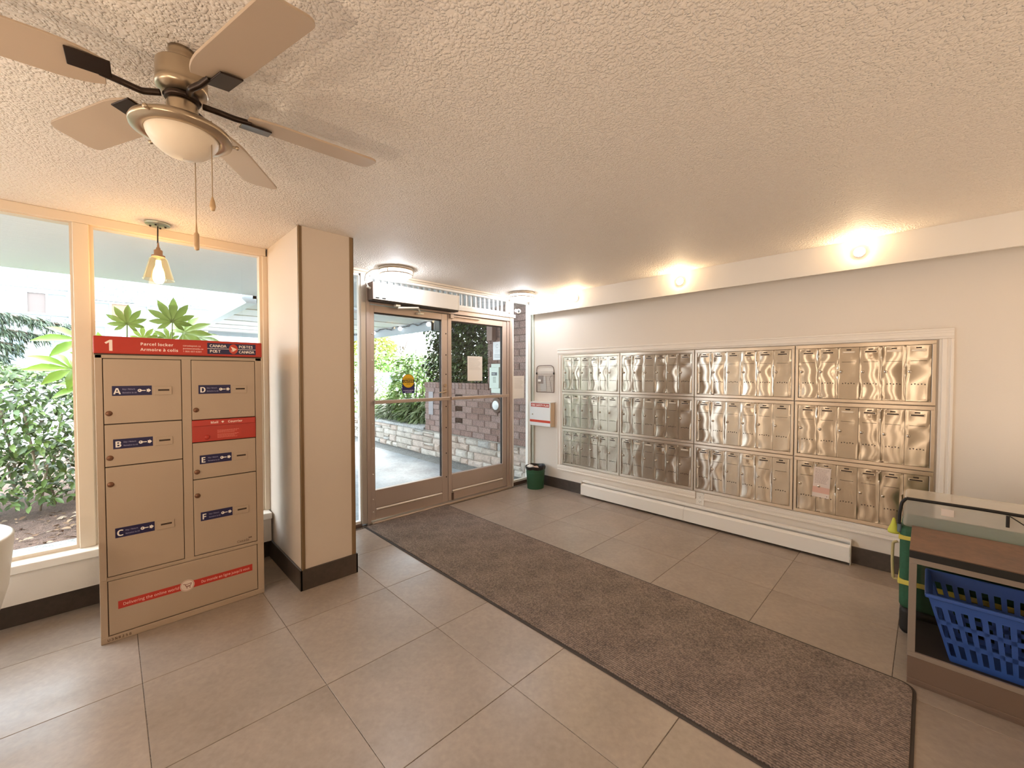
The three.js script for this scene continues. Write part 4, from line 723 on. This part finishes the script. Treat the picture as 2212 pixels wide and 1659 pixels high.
{ // fittings on the brick wall
  const X = 3.974;
  const f = thing('wall_fixture', 'brown metal up and down light box high on the brick wall', 'wall light', [X, 1.9, -4.42]);
  mesh('housing', [rb(-0.09, -0.012, 0, 0.28, -0.06, 0.06, 0.006), rb(-0.1, -0.01, 0.27, 0.285, -0.068, 0.068, 0.003)], std(0x8b7468, 0.5, 0.2), f); mesh('back_plate', rb(-0.014, 0.0, 0.02, 0.24, -0.07, 0.07, 0.003), std(0x77635a, 0.5, 0.2), f);
  single('wall_sign', 'white printed sign with a C emblem on the brick wall above the intercom', 'sign', sheet(0.24, 0.26, X - 0.008, 1.755, -4.31, -Math.PI / 2), print(0.24, 0.26, 1500, (c, w, h) => { c.fillStyle = '#e9eef0'; c.fillRect(0, 0, w, h); c.strokeStyle = '#b9c0c4'; c.lineWidth = w * 0.03; c.beginPath(); c.arc(w * 0.36, h * 0.24, w * 0.1, 0.6, 5.6); c.stroke(); scribble(c, w * 0.2, h * 0.44, w * 0.6, 3, h * 0.04, '#c3c8cb'); scribble(c, w * 0.12, h * 0.68, w * 0.76, 5, h * 0.028, '#8d979c'); }, 0.6), null, true);
  const t = thing('intercom', 'pale green grey intercom panel with dark display on the brick wall', 'intercom', [X, 1.15, -4.38]);
  mesh('panel', [rb(-0.03, 0, 0.07, 0.37, -0.105, 0.095, 0.004), rb(-0.02, 0, 0.37, 0.42, -0.08, 0.11, 0.003), rb(-0.02, 0, 0.0, 0.07, -0.08, 0.11, 0.003)], std(0xc9d6cc, 0.45, 0.1), t);
  mesh('display', sheet(0.12, 0.045, -0.0306, 0.275, -0.0, -Math.PI / 2), print(0.12, 0.045, 2000, (c, w, h) => { c.fillStyle = '#4b5154'; c.fillRect(0, 0, w, h); c.fillStyle = '#c9d2d4'; c.font = 'bold ' + h * 0.6 + 'px sans-serif'; c.textBaseline = 'middle'; c.fillText('PUSH', w * 0.06, h * 0.5, w * 0.6); }, 0.3), t, true);
  const kg = done(join(rb(-0.004, 0, -0.007, 0.007, -0.007, 0.007, 0.002, 1))), km = std(0xa9b4ac, 0.5); for (let r = 0; r < 4; r++) for (let c = 0; c < 3; c++) { const k = mesh('key', kg, km, t); k.position.set(-0.03, 0.225 - r * 0.022, -0.02 + c * 0.022); }
  const b = thing('door_button', 'round pale door push button on dark plate on the brick wall', 'push button', [X, 0.975, -4.345]);
  mesh('back_plate', lathe([[0, 0], [0.1, 0], [0.1, 0.02], [0.09, 0.03], [0, 0.03]], 32).rotateZ(Math.PI / 2).scale(1, 1.15, 1), std(0x5d4636, 0.5), b); mesh('button', lathe([[0, 0.05], [0.06, 0.048], [0.068, 0.04], [0.068, 0.03]], 32).rotateZ(Math.PI / 2), std(0xd7dddf, 0.35, 0.3), b);
  single('brick_plaque', 'grey metal plate on the end of the brick parapet', 'plate', rb(X - 0.008, X + 0.004, 0.72, 1.12, -6.12, -5.98, 0.003), std(0x8d898a, 0.5, 0.3));
}

// ---------------------------------------------------------------- plants
const leafM = (c, more = {}) => phys({ color: c, roughness: 0.42, side: THREE.DoubleSide, transmission: 0.18, thickness: 0, ...more });
function leafGeo(l, w, fold = 0.25, droop = 0.2) {                    // one simple leaf along +z, folded on its midrib
  const P = [], st = [[0, 0.06], [0.25, 0.75], [0.5, 1], [0.78, 0.66], [1, 0.02]];
  for (const [t, k] of st) { const y = -droop * l * t * t; P.push([-w * k / 2, y + fold * w * k / 2, l * t], [0, y, l * t], [w * k / 2, y + fold * w * k / 2, l * t]); }
  const f = []; for (let i = 0; i < 4; i++) for (let j = 0; j < 2; j++) { const a = i * 3 + j; f.push(a, a + 3, a + 1, a + 1, a + 3, a + 4); }
  const g = new THREE.BufferGeometry(); g.setAttribute('position', new THREE.BufferAttribute(new Float32Array(P.flat()), 3)); g.setIndex(f); g.computeVertexNormals(); return done(metric(g));
}
const Q = new THREE.Quaternion(), E3 = new THREE.Euler(), M4 = new THREE.Matrix4();
function foliage(name, parent, g, m, n, place, colors) {              // place(i) -> {p, e, s}
  const o = new THREE.InstancedMesh(g, m, n); o.name = name; o.userData.kind = 'stuff'; o.castShadow = o.receiveShadow = true;
  const c = new THREE.Color();
  for (let i = 0; i < n; i++) { const { p, e, s } = place(i); Q.setFromEuler(E3.set(...e, 'YXZ')); M4.compose(p, Q, V(s, s, s)); o.setMatrixAt(i, M4); c.set(colors[Math.floor(rnd() * colors.length)]); c.multiplyScalar(rr(0.8, 1.15)); o.setColorAt(i, c); }
  parent.add(o); return o;
}
// clump of leaves: more on the shell than inside
const shell = (cx, cy, cz, rx, ry, rz) => () => { const a = rr(0, 6.283), u = rr(-0.9, 1), k = 0.55 + 0.45 * Math.sqrt(rnd()), q = Math.sqrt(1 - u * u); return { p: V(cx + rx * k * q * Math.cos(a), cy + ry * k * u, cz + rz * k * q * Math.sin(a)), e: [rr(-0.5, 0.7), a < 9 ? Math.atan2(Math.cos(a), Math.sin(a)) + rr(-0.9, 0.9) : 0, rr(-0.6, 0.6)], s: rr(0.7, 1.25) }; };
function stems(parent, list, r, m) { mesh('branch', list.map(([a, b]) => bar(V(...a), V(...b), r, 6)), m, parent); }
const bark = std(0x7b6c5c, 0.9, 0, { map: speckle });
{ // dense hedge outside the left window
  const t = thing('hedge', 'tall dense green hedge outside the left window', 'hedge', [-1.2, 0, -7.0]);
  const g = leafGeo(0.085, 0.036);
  foliage('foliage', t, g, leafM(0xffffff), 15000, (i) => {
    const x = rr(-3.6, 3.0), top = 1.46 + 0.07 * Math.sin(x * 3.1) + 0.05 * Math.sin(x * 7.3), q = rnd();
    let y, z; if (q < 0.62) { y = rr(0.12, top); z = 0.85 + 0.12 * Math.sin(y * 5 + x * 4) - 0.28 * (y / top) ** 3 - rr(0, 0.22); } else { y = top - rr(0, 0.14); z = rr(-0.75, 0.66); }
    return { p: V(x, y, z), e: [rr(-0.2, 0.9), rr(-1.3, 1.3), rr(-0.7, 0.7)], s: rr(0.65, 1.3) };
  }, ['#5d7a39', '#6f8c42', '#4d6a35', '#7f9a4e', '#55703c']);
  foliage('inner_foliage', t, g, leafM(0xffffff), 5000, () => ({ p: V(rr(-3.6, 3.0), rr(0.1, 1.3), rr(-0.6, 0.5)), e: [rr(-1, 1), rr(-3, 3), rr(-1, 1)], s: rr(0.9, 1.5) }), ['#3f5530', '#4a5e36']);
  const bs = []; for (let k = 0; k < 46; k++) { const x = -3.5 + k * 0.142 + rr(-0.05, 0.05), z = rr(0.35, 0.75); bs.push([[x, 0, z - 0.2], [x + rr(-0.12, 0.12), 0.5, z]], [[x, 0.45, z - 0.02], [x + rr(-0.25, 0.25), rr(0.9, 1.25), z + rr(-0.1, 0.05)]]); }
  stems(t, bs, 0.012, std(0xa09482, 0.9));
}
{ // bark mulch and dead leaves on the bed
  const o = foliage('leaf_litter', scene, leafGeo(0.07, 0.035, 0.5, 0.1), std(0xffffff, 0.9, 0, { side: THREE.DoubleSide }), 1600, () => ({ p: V(rr(-3.5, 1.2), rr(0.0, 0.02), rr(-6.2, -4.0)), e: [rr(-0.5, 0.5), rr(0, 6.28), rr(-0.5, 0.5)], s: rr(0.4, 1.1) }), ['#8a6f58', '#a58a6e', '#6e5a4a', '#b7a58f']);
  o.name = 'leaf_litter'; tag(o, 'dry brown leaf litter on the bare soil below the window', 'leaf litter', null, 'stuff');
}
function palmate(L, n, sd) {                                           // large hand shaped leaf, hub at origin, blade in xz, up +y
  const gs = [];
  for (let k = 0; k < n; k++) {
    const t = (k / (n - 1) - 0.5) * 2, a = t * 2.25, l = L * (1 - 0.42 * Math.abs(t) ** 1.5) * (0.94 + 0.12 * Math.abs(Math.sin(k * 3.3 + sd))), w = l * 0.31, P = [], st = [[0, 0.24], [0.16, 0.36], [0.42, 0.84], [0.62, 1], [0.82, 0.62], [1, 0.03]];
    for (const [s, q] of st) { const y = -0.2 * l * s * s + 0.02 * L * Math.sin(s * 3); P.push([-w * q / 2, y + w * q * 0.17, l * s], [0, y, l * s], [w * q / 2, y + w * q * 0.17, l * s]); }
    const f = []; for (let i = 0; i < 5; i++) for (let j = 0; j < 2; j++) { const b = i * 3 + j; f.push(b, b + 3, b + 1, b + 1, b + 3, b + 4); }
    const g = new THREE.BufferGeometry(); g.setAttribute('position', new THREE.BufferAttribute(new Float32Array(P.flat()), 3)); g.setIndex(f); g.computeVertexNormals(); gs.push(metric(g.toNonIndexed()).rotateY(a));
  }
  return done(join(gs));
}
function fatsia(label, base, leaves, col) {                            // leaves: hub, direction of the middle lobe, upper face normal, size, lobes
  const t = thing('fatsia_plant', label, 'plant', base), sg = [];
  leaves.forEach(([h, d, n, L, k], i) => {
    const hub = V(h[0] - base[0], h[1] - base[1], h[2] - base[2]), z = V(...d).normalize(), y = V(...n).addScaledVector(z, -V(...n).dot(z)).normalize(), x = y.clone().cross(z);
    const back = z.clone().multiplyScalar(-0.12), low = V(0, -0.1, 0).add(back.clone().multiplyScalar(0.3));
    sg.push(tube([[0, 0.02, 0], [hub.x * 0.3, hub.y * 0.5, hub.z * 0.3], [hub.x + low.x * 2.4, hub.y - 0.28 + low.y, hub.z + low.z * 2], [hub.x + low.x, hub.y + low.y, hub.z + low.z - 0.03], [hub.x, hub.y, hub.z]], 0.006, 28, 6));
    const o = mesh('leaf', palmate(L, k, i), leafM(col[i % col.length], { transmission: 0.3, roughness: 0.4 }), t); o.position.copy(hub); o.quaternion.setFromRotationMatrix(new THREE.Matrix4().makeBasis(x, y, z));
  });
  mesh('stem', sg, std(0x6c7a44, 0.7), t);
}
fatsia('big leaved pale green plant partly behind the window mullion', [-0.12, 0, -6.05], [[[-0.27, 1.47, -6.0], [-1, 0.35, 0.25], [0.1, 0.75, 0.7], 0.33, 8], [[-0.2, 1.77, -6.05], [-1, 0.05, 0.2], [0, 0.7, 0.75], 0.32, 7], [[-0.05, 1.6, -6.15], [-0.4, 0.9, 0], [0, 0.3, 1], 0.28, 8], [[-0.16, 1.3, -5.98], [-1, -0.3, 0.4], [0.1, 0.8, 0.6], 0.28, 7]], [0x8fb03e, 0x84a83c]);
fatsia('big leaved green plant showing above the left half of the parcel locker', [0.24, 0, -6.15], [[[0.143, 1.96, -6.05], [0.05, 1, 0.1], [0, 0.28, 1], 0.21, 9], [[0.27, 1.81, -6.1], [0.3, 1, 0], [0, 0.3, 1], 0.15, 8], [[0.36, 1.78, -6.2], [0.5, 0.9, 0], [0, 0.4, 1], 0.15, 8]], [0x76893a, 0x86983f]);
fatsia('big leaved green plant showing above the middle of the parcel locker', [0.6, 0, -6.15], [[[0.52, 2.02, -6.05], [0.05, 1, 0.15], [0, 0.25, 1], 0.27, 9], [[0.62, 1.9, -6.1], [0.8, 0.5, 0.2], [0.1, 0.6, 0.8], 0.27, 9], [[0.78, 1.86, -6.2], [1, 0.15, 0.1], [0, 0.7, 0.7], 0.22, 8], [[0.5, 1.82, -6.2], [-0.5, 0.8, 0], [0, 0.3, 1], 0.17, 8]], [0x6f8136, 0x7a8c3b]);
{ // conifer bough reaching in at the left
  const t = thing('conifer_bough', 'dark green drooping conifer bough at the left edge of the window', 'conifer', [-1.6, 0, -7.4]);
  const limbs = [], tips = [];
  mesh('trunk', bar(V(-0.3, 0, 0), V(-0.3, 3.2, 0), 0.07, 10), bark, t);
  for (const [y, x1, y1, z1] of [[2.3, 1.22, 1.98, 0.5], [2.15, 1.05, 1.85, 0.45], [2.05, 0.85, 1.74, 0.4], [1.95, 0.75, 1.62, 0.4], [2.3, 0.7, 2.02, 0.3]]) { const a = V(-0.3, y, 0), b = V(x1, y1, z1); limbs.push(bar(a, b, 0.012, 6)); for (let k = 0; k < 9; k++) tips.push([a.clone().lerp(b, 0.4 + k * 0.075), b.clone().sub(a).normalize()]); }
  mesh('branch', limbs, bark, t);
  const needle = leafGeo(0.075, 0.012, 0.6, 0.25);
  foliage('needles', t, needle, leafM(0xffffff, { transmission: 0.1 }), 5200, (i) => { const [p, d] = tips[i % tips.length], u = rr(-1, 1); return { p: p.clone().add(V(rr(-0.06, 0.06) , -Math.abs(rr(0, 0.11)) * Math.abs(u) + rr(-0.01, 0.035), rr(-0.09, 0.09))), e: [rr(0.1, 1.2), Math.atan2(d.x, d.z) + rr(-1.2, 1.2), rr(-0.5, 0.5)], s: rr(0.7, 1.3) }; }, ['#3c5240', '#4b604a', '#57694c', '#6b7a66']);
}
{ // ivy mass over the parapet
  const t = thing('ivy', 'dark ivy mass with shiny leaves growing above the brick parapet', 'ivy', [4.45, 0.4, -5.6]);
  const g = leafGeo(0.06, 0.042);
  foliage('foliage', t, g, leafM(0xffffff, { roughness: 0.22, transmission: 0.1 }), 5200, () => { const y = rr(0.86, 2.2); return { p: V(-0.3 + rr(0, 0.2) + 0.06 * Math.sin(y * 9), y, rr(-0.95, 1.02)), e: [rr(-0.2, 1.1), -Math.PI / 2 + rr(-1.2, 1.2), rr(-0.8, 0.8)], s: rr(0.6, 1.3) }; }, ['#3a4a2c', '#465a35', '#566b40', '#2f3d25', '#6c7f52']);
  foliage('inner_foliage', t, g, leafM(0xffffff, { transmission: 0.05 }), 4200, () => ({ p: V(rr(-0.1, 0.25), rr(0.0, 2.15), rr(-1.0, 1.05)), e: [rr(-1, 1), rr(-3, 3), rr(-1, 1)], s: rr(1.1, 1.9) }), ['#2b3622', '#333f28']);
  const bs = []; for (let k = 0; k < 16; k++) { const z = -0.95 + k * 0.125; bs.push([[0.05, 0, z], [0.0, 1.1, z + rr(-0.1, 0.1)]], [[0.0, 1.0, z], [-0.05, 2.1, z + rr(-0.2, 0.2)]]); }
  stems(t, bs, 0.014, bark);
}
function shrub(label, [x, y, z], r, n, g, cols, yc, more) {
  const t = thing('shrub', label, 'shrub', [x, y, z]);
  foliage('foliage', t, g, leafM(0xffffff, { transmission: 0.25, ...more }), n, shell(0, yc, 0, ...r), cols);
  const bs = []; for (let k = 0; k < 9; k++) { const a = k * 0.7; bs.push([[0, 0, 0], [Math.cos(a) * r[0] * 0.6, yc + r[1] * rr(-0.1, 0.6), Math.sin(a) * r[2] * 0.6]]); }
  stems(t, bs, 0.012, bark);
}
const laurel = leafGeo(0.15, 0.052, 0.3, 0.25), strap = leafGeo(0.3, 0.03, 0.5, 0.45), small = leafGeo(0.06, 0.04), mid = leafGeo(0.09, 0.045);
shrub('glossy laurel shrub with pointed leaves behind the caution sticker', [4.52, 0.4, -7.5], [0.42, 0.78, 0.62], 1500, laurel, ['#7d9a55', '#8fac62', '#66834a', '#a3bd72'], 0.72, { roughness: 0.25 });
shrub('low shrub with long narrow leaves in the planter near the brick pier', [4.48, 0.4, -7.15], [0.26, 0.3, 0.5], 900, strap, ['#6c7f52', '#8a9b6a', '#586a45', '#9aa77c'], 0.22);
shrub('low shrub with grey green strap leaves in the middle of the planter', [4.5, 0.4, -8.1], [0.28, 0.3, 0.5], 900, strap, ['#7f8f68', '#9aa884', '#6b7a58'], 0.24);
shrub('low pale shrub at the far end of the planter', [4.5, 0.4, -8.7], [0.3, 0.34, 0.5], 900, mid, ['#8aa563', '#a5bf78', '#c2cf8a'], 0.26);
shrub('light green rounded shrub behind the far planter', [5.6, 0.4, -9.6], [0.7, 0.5, 0.8], 1700, mid, ['#9fc06a', '#b4d07c', '#8aad5c'], 0.34);
shrub('light green clipped shrub seen through the narrow left sidelight', [4.75, 0.4, -10.3], [0.5, 0.75, 0.7], 1700, small, ['#98bb66', '#aecb7c', '#86a95a'], 0.5);
{ // parked car
  const t = thing('parked_car', 'pale blue parked car half hidden behind the planter shrubs', 'car', [8.2, -0.03, -17.5], 0.05);
  const s = new THREE.Shape(); s.moveTo(-2.1, 0.35); s.lineTo(-2.12, 0.75); s.quadraticCurveTo(-2.05, 0.92, -1.2, 0.98); s.quadraticCurveTo(-0.6, 1.42, -0.2, 1.46); s.lineTo(0.9, 1.46); s.quadraticCurveTo(1.6, 1.36, 1.9, 1.0); s.quadraticCurveTo(2.12, 0.95, 2.12, 0.7); s.lineTo(2.1, 0.35); s.closePath();
  mesh('body', new THREE.ExtrudeGeometry(s, { depth: 1.6, bevelEnabled: true, bevelSize: 0.06, bevelThickness: 0.07, bevelSegments: 3 }).translate(0, 0, -0.8), std(0xcfdde6, 0.25, 0.2), t);
  const side = (pts) => { const q = new THREE.Shape(); pts.forEach(([x, y], i) => (i ? q.lineTo(x, y) : q.moveTo(x, y))); q.closePath(); return new THREE.ExtrudeGeometry(q, { depth: 0.02, bevelEnabled: false }); };
  const gm = std(0x5f7078, 0.12, 0.2); mesh('side_window', side([[-0.95, 1.02], [-0.35, 1.36], [0.25, 1.38], [0.25, 1.0]]).translate(0, 0, 0.865), gm, t); mesh('side_window', side([[0.35, 1.0], [0.35, 1.38], [0.85, 1.37], [1.35, 1.04]]).translate(0, 0, 0.865), gm, t);
  for (const x of [-1.3, 1.3]) for (const z of [0.72, -0.72]) { const w = mesh('wheel', new THREE.TorusGeometry(0.24, 0.09, 10, 28).translate(x, 0.33, z), M.black, t); mesh('rim', cyl(0.18, 0.18, 0.14, 20).rotateX(Math.PI / 2).translate(x, 0.33, z), M.aluLight, w); }
}
function tree(label, [x, y, z], h, crown, n, g, cols, tr) {
  const t = thing('tree', label, 'tree', [x, y, z]);
  mesh('trunk', [bar(V(0, 0, 0), V(0, h * 0.75, 0), tr, 10), ...[0, 1, 2, 3, 4, 5].map((k) => bar(V(0, h * (0.35 + k * 0.06), 0), V(Math.cos(k * 1.1) * crown[0] * 0.7, h - crown[1] * (0.9 - k * 0.12), Math.sin(k * 1.1) * crown[2] * 0.7), tr * 0.4, 6))], bark, t);
  foliage('crown', t, g, leafM(0xffffff, { transmission: 0.3 }), n, shell(0, h - crown[1], 0, ...crown), cols);
}
const far = leafGeo(0.24, 0.15), airy = leafGeo(0.2, 0.06);
tree('yellow green leafy tree far behind the car', [11.6, 0, -24], 4.1, [1.4, 1.3, 1.4], 2600, far, ['#c6cf7c', '#b6c96e', '#d8cf80'], 0.12);
tree('thin bluish airy tree against the white sky', [14.2, 0, -25], 4.4, [1.6, 1.7, 1.4], 1000, airy, ['#8fa8a0', '#a3b8ae', '#7f988c'], 0.08);
{
  const t = thing('street_hedge', 'pale green street hedge across the road behind the car', 'hedge', [12, 0, -22.5]);
  foliage('foliage', t, far, leafM(0xffffff, { transmission: 0.3 }), 6000, () => ({ p: V(rr(-6, 6), rr(0.1, 2.75) + 0.15 * Math.sin(rr(0, 6)), rr(-0.6, 0.6)), e: [rr(-0.4, 0.9), rr(-1.5, 1.5), rr(-0.6, 0.6)], s: rr(0.6, 1.2) }), ['#a9cf7e', '#bcdc8e', '#95bf74', '#c3d98f']);
  stems(t, [...Array(24)].map((_, k) => [[-5.8 + k * 0.5, 0, 0], [-5.7 + k * 0.5, 2.2, 0.1]]), 0.03, bark);
}
{ // apartment block across the street
  const t = thing('apartment_building', 'white stucco apartment building with balconies across the street', 'building', [-2, 0, -35]);
  const K = 2.2, wall = std(0xaab0af, 0.9, 0, { map: again(speckle, [3, 3]) }), plain = std(0xb2b8b8, 0.85), gl = std(0x6f8084, 0.15), dk = std(0x6b605b, 0.6), fr = std(0xc2c8c7, 0.6), curtain = std(0xa0a6a5, 0.9);
  const Y = (y) => 1.42 + (y - 1.42) * K, X = (x) => x * K + 2;           // from the near sketch to metres here
  mesh('wall', [bx(X(-14), X(-0.64), 0, Y(8), -8, 0), bx(X(-0.64), X(9), 0, Y(8), -8, -0.9)], plain, t);
  mesh('spandrel', [bx(X(-14), X(-0.74), Y(3.6), Y(4.3), 0, 0.12), bx(X(-14), X(-0.74), Y(2.36), Y(2.9), 0, 0.1), bx(X(-14), X(-0.74), Y(4.85), Y(5.6), 0, 0.12), bx(X(-0.64), X(9), Y(3.48), Y(4.1), -0.9, -0.75)], wall, t);
  mesh('corner_post', bx(X(-0.74), X(-0.62), 0, Y(8), -0.2, 0.25), std(0xa9bab5, 0.8), t);
  const win = (x0, x1, y0, y1, n, z, mats) => { const w = mesh('window', [bx(X(x0) - 0.08, X(x1) + 0.08, Y(y1), Y(y1) + 0.1, z, z + 0.14), bx(X(x0) - 0.08, X(x1) + 0.08, Y(y0) - 0.1, Y(y0), z, z + 0.18), ...[...Array(n + 1)].map((_, k) => { const x = X(x0) + (X(x1) - X(x0)) * k / n; return bx(x - 0.05, x + 0.05, Y(y0), Y(y1), z, z + 0.14); })], fr, t); for (let k = 0; k < n; k++) { const a = X(x0) + (X(x1) - X(x0)) * k / n, b = X(x0) + (X(x1) - X(x0)) * (k + 1) / n; mesh('pane', bx(a + 0.05, b - 0.05, Y(y0), Y(y1), z, z + 0.06), mats[k % mats.length], w); } };
  win(-1.82, -0.76, 2.98, 3.48, 3, 0, [curtain, dk, gl]); win(-3.4, -2.1, 2.98, 3.48, 3, 0, [gl, curtain, gl]); win(-1.85, -0.76, 1.6, 2.28, 3, 0, [gl, curtain, gl]); win(-3.4, -2.1, 1.6, 2.28, 3, 0, [gl, gl, curtain]);
  win(-0.35, 0.85, 2.95, 3.42, 3, -0.9, [gl, std(0x94745c, 0.7), curtain]); win(1.5, 2.2, 3.62, 4.05, 2, -0.9, [gl, curtain]); win(-0.4, 0.3, 2.0, 2.75, 2, -0.9, [gl, curtain]); win(1.0, 2.4, 2.1, 2.75, 3, -0.9, [curtain, gl, gl]);
  const bal = mesh('balcony', [bx(X(0.55), X(1.55), Y(3.46), Y(3.54), -0.9, 0.6), bx(X(0.55), X(1.55), Y(4.02), Y(4.05), 0.5, 0.58)], fr, t);
  for (let k = 0; k < 22; k++) mesh('baluster', bx(X(0.57) + k * 0.1, X(0.57) + k * 0.1 + 0.03, Y(3.54), Y(4.02), 0.52, 0.56), std(0xcfdada, 0.7), bal);
}
{
  const t = thing('overhead_wires', 'two dark overhead wires crossing before the apartment building', 'wires', [0, 0, -14]);
  const a = (x0, y0, x1, y1, sag) => tube([...Array(9)].map((_, k) => { const u = k / 8; return [x0 + (x1 - x0) * u, y0 + (y1 - y0) * u - sag * Math.sin(Math.PI * u), 0]; }), 0.012, 40, 5);
  mesh('wire', a(-6, 3.75, 6, 3.45, 0.04), std(0x8b9599, 0.7), t); mesh('wire', a(-6, 3.95, -1.0, 3.62, 0.12), std(0x8b9599, 0.7), t);
}
{
  const t = thing('utility_pole', 'thin grey utility pole with cross arm far beyond the canopy', 'pole', [13.2, 0, -22]);
  mesh('pole', bar(V(0, 0, 0), V(0, 7, 0), 0.05, 8), std(0x8f9c9f, 0.8), t); mesh('cross_arm', rb(-0.35, 0.35, 3.95, 4.02, -0.04, 0.04, 0.01), std(0x97a2a5, 0.8), t); for (const x of [-0.3, 0.3]) mesh('insulator', lathe([[0, 0], [0.05, 0], [0.06, 0.1], [0.03, 0.22], [0, 0.24]], 12).translate(x, 3.7, 0), std(0xa9b4b6, 0.6), t);
}

renderer.render(scene, camera);
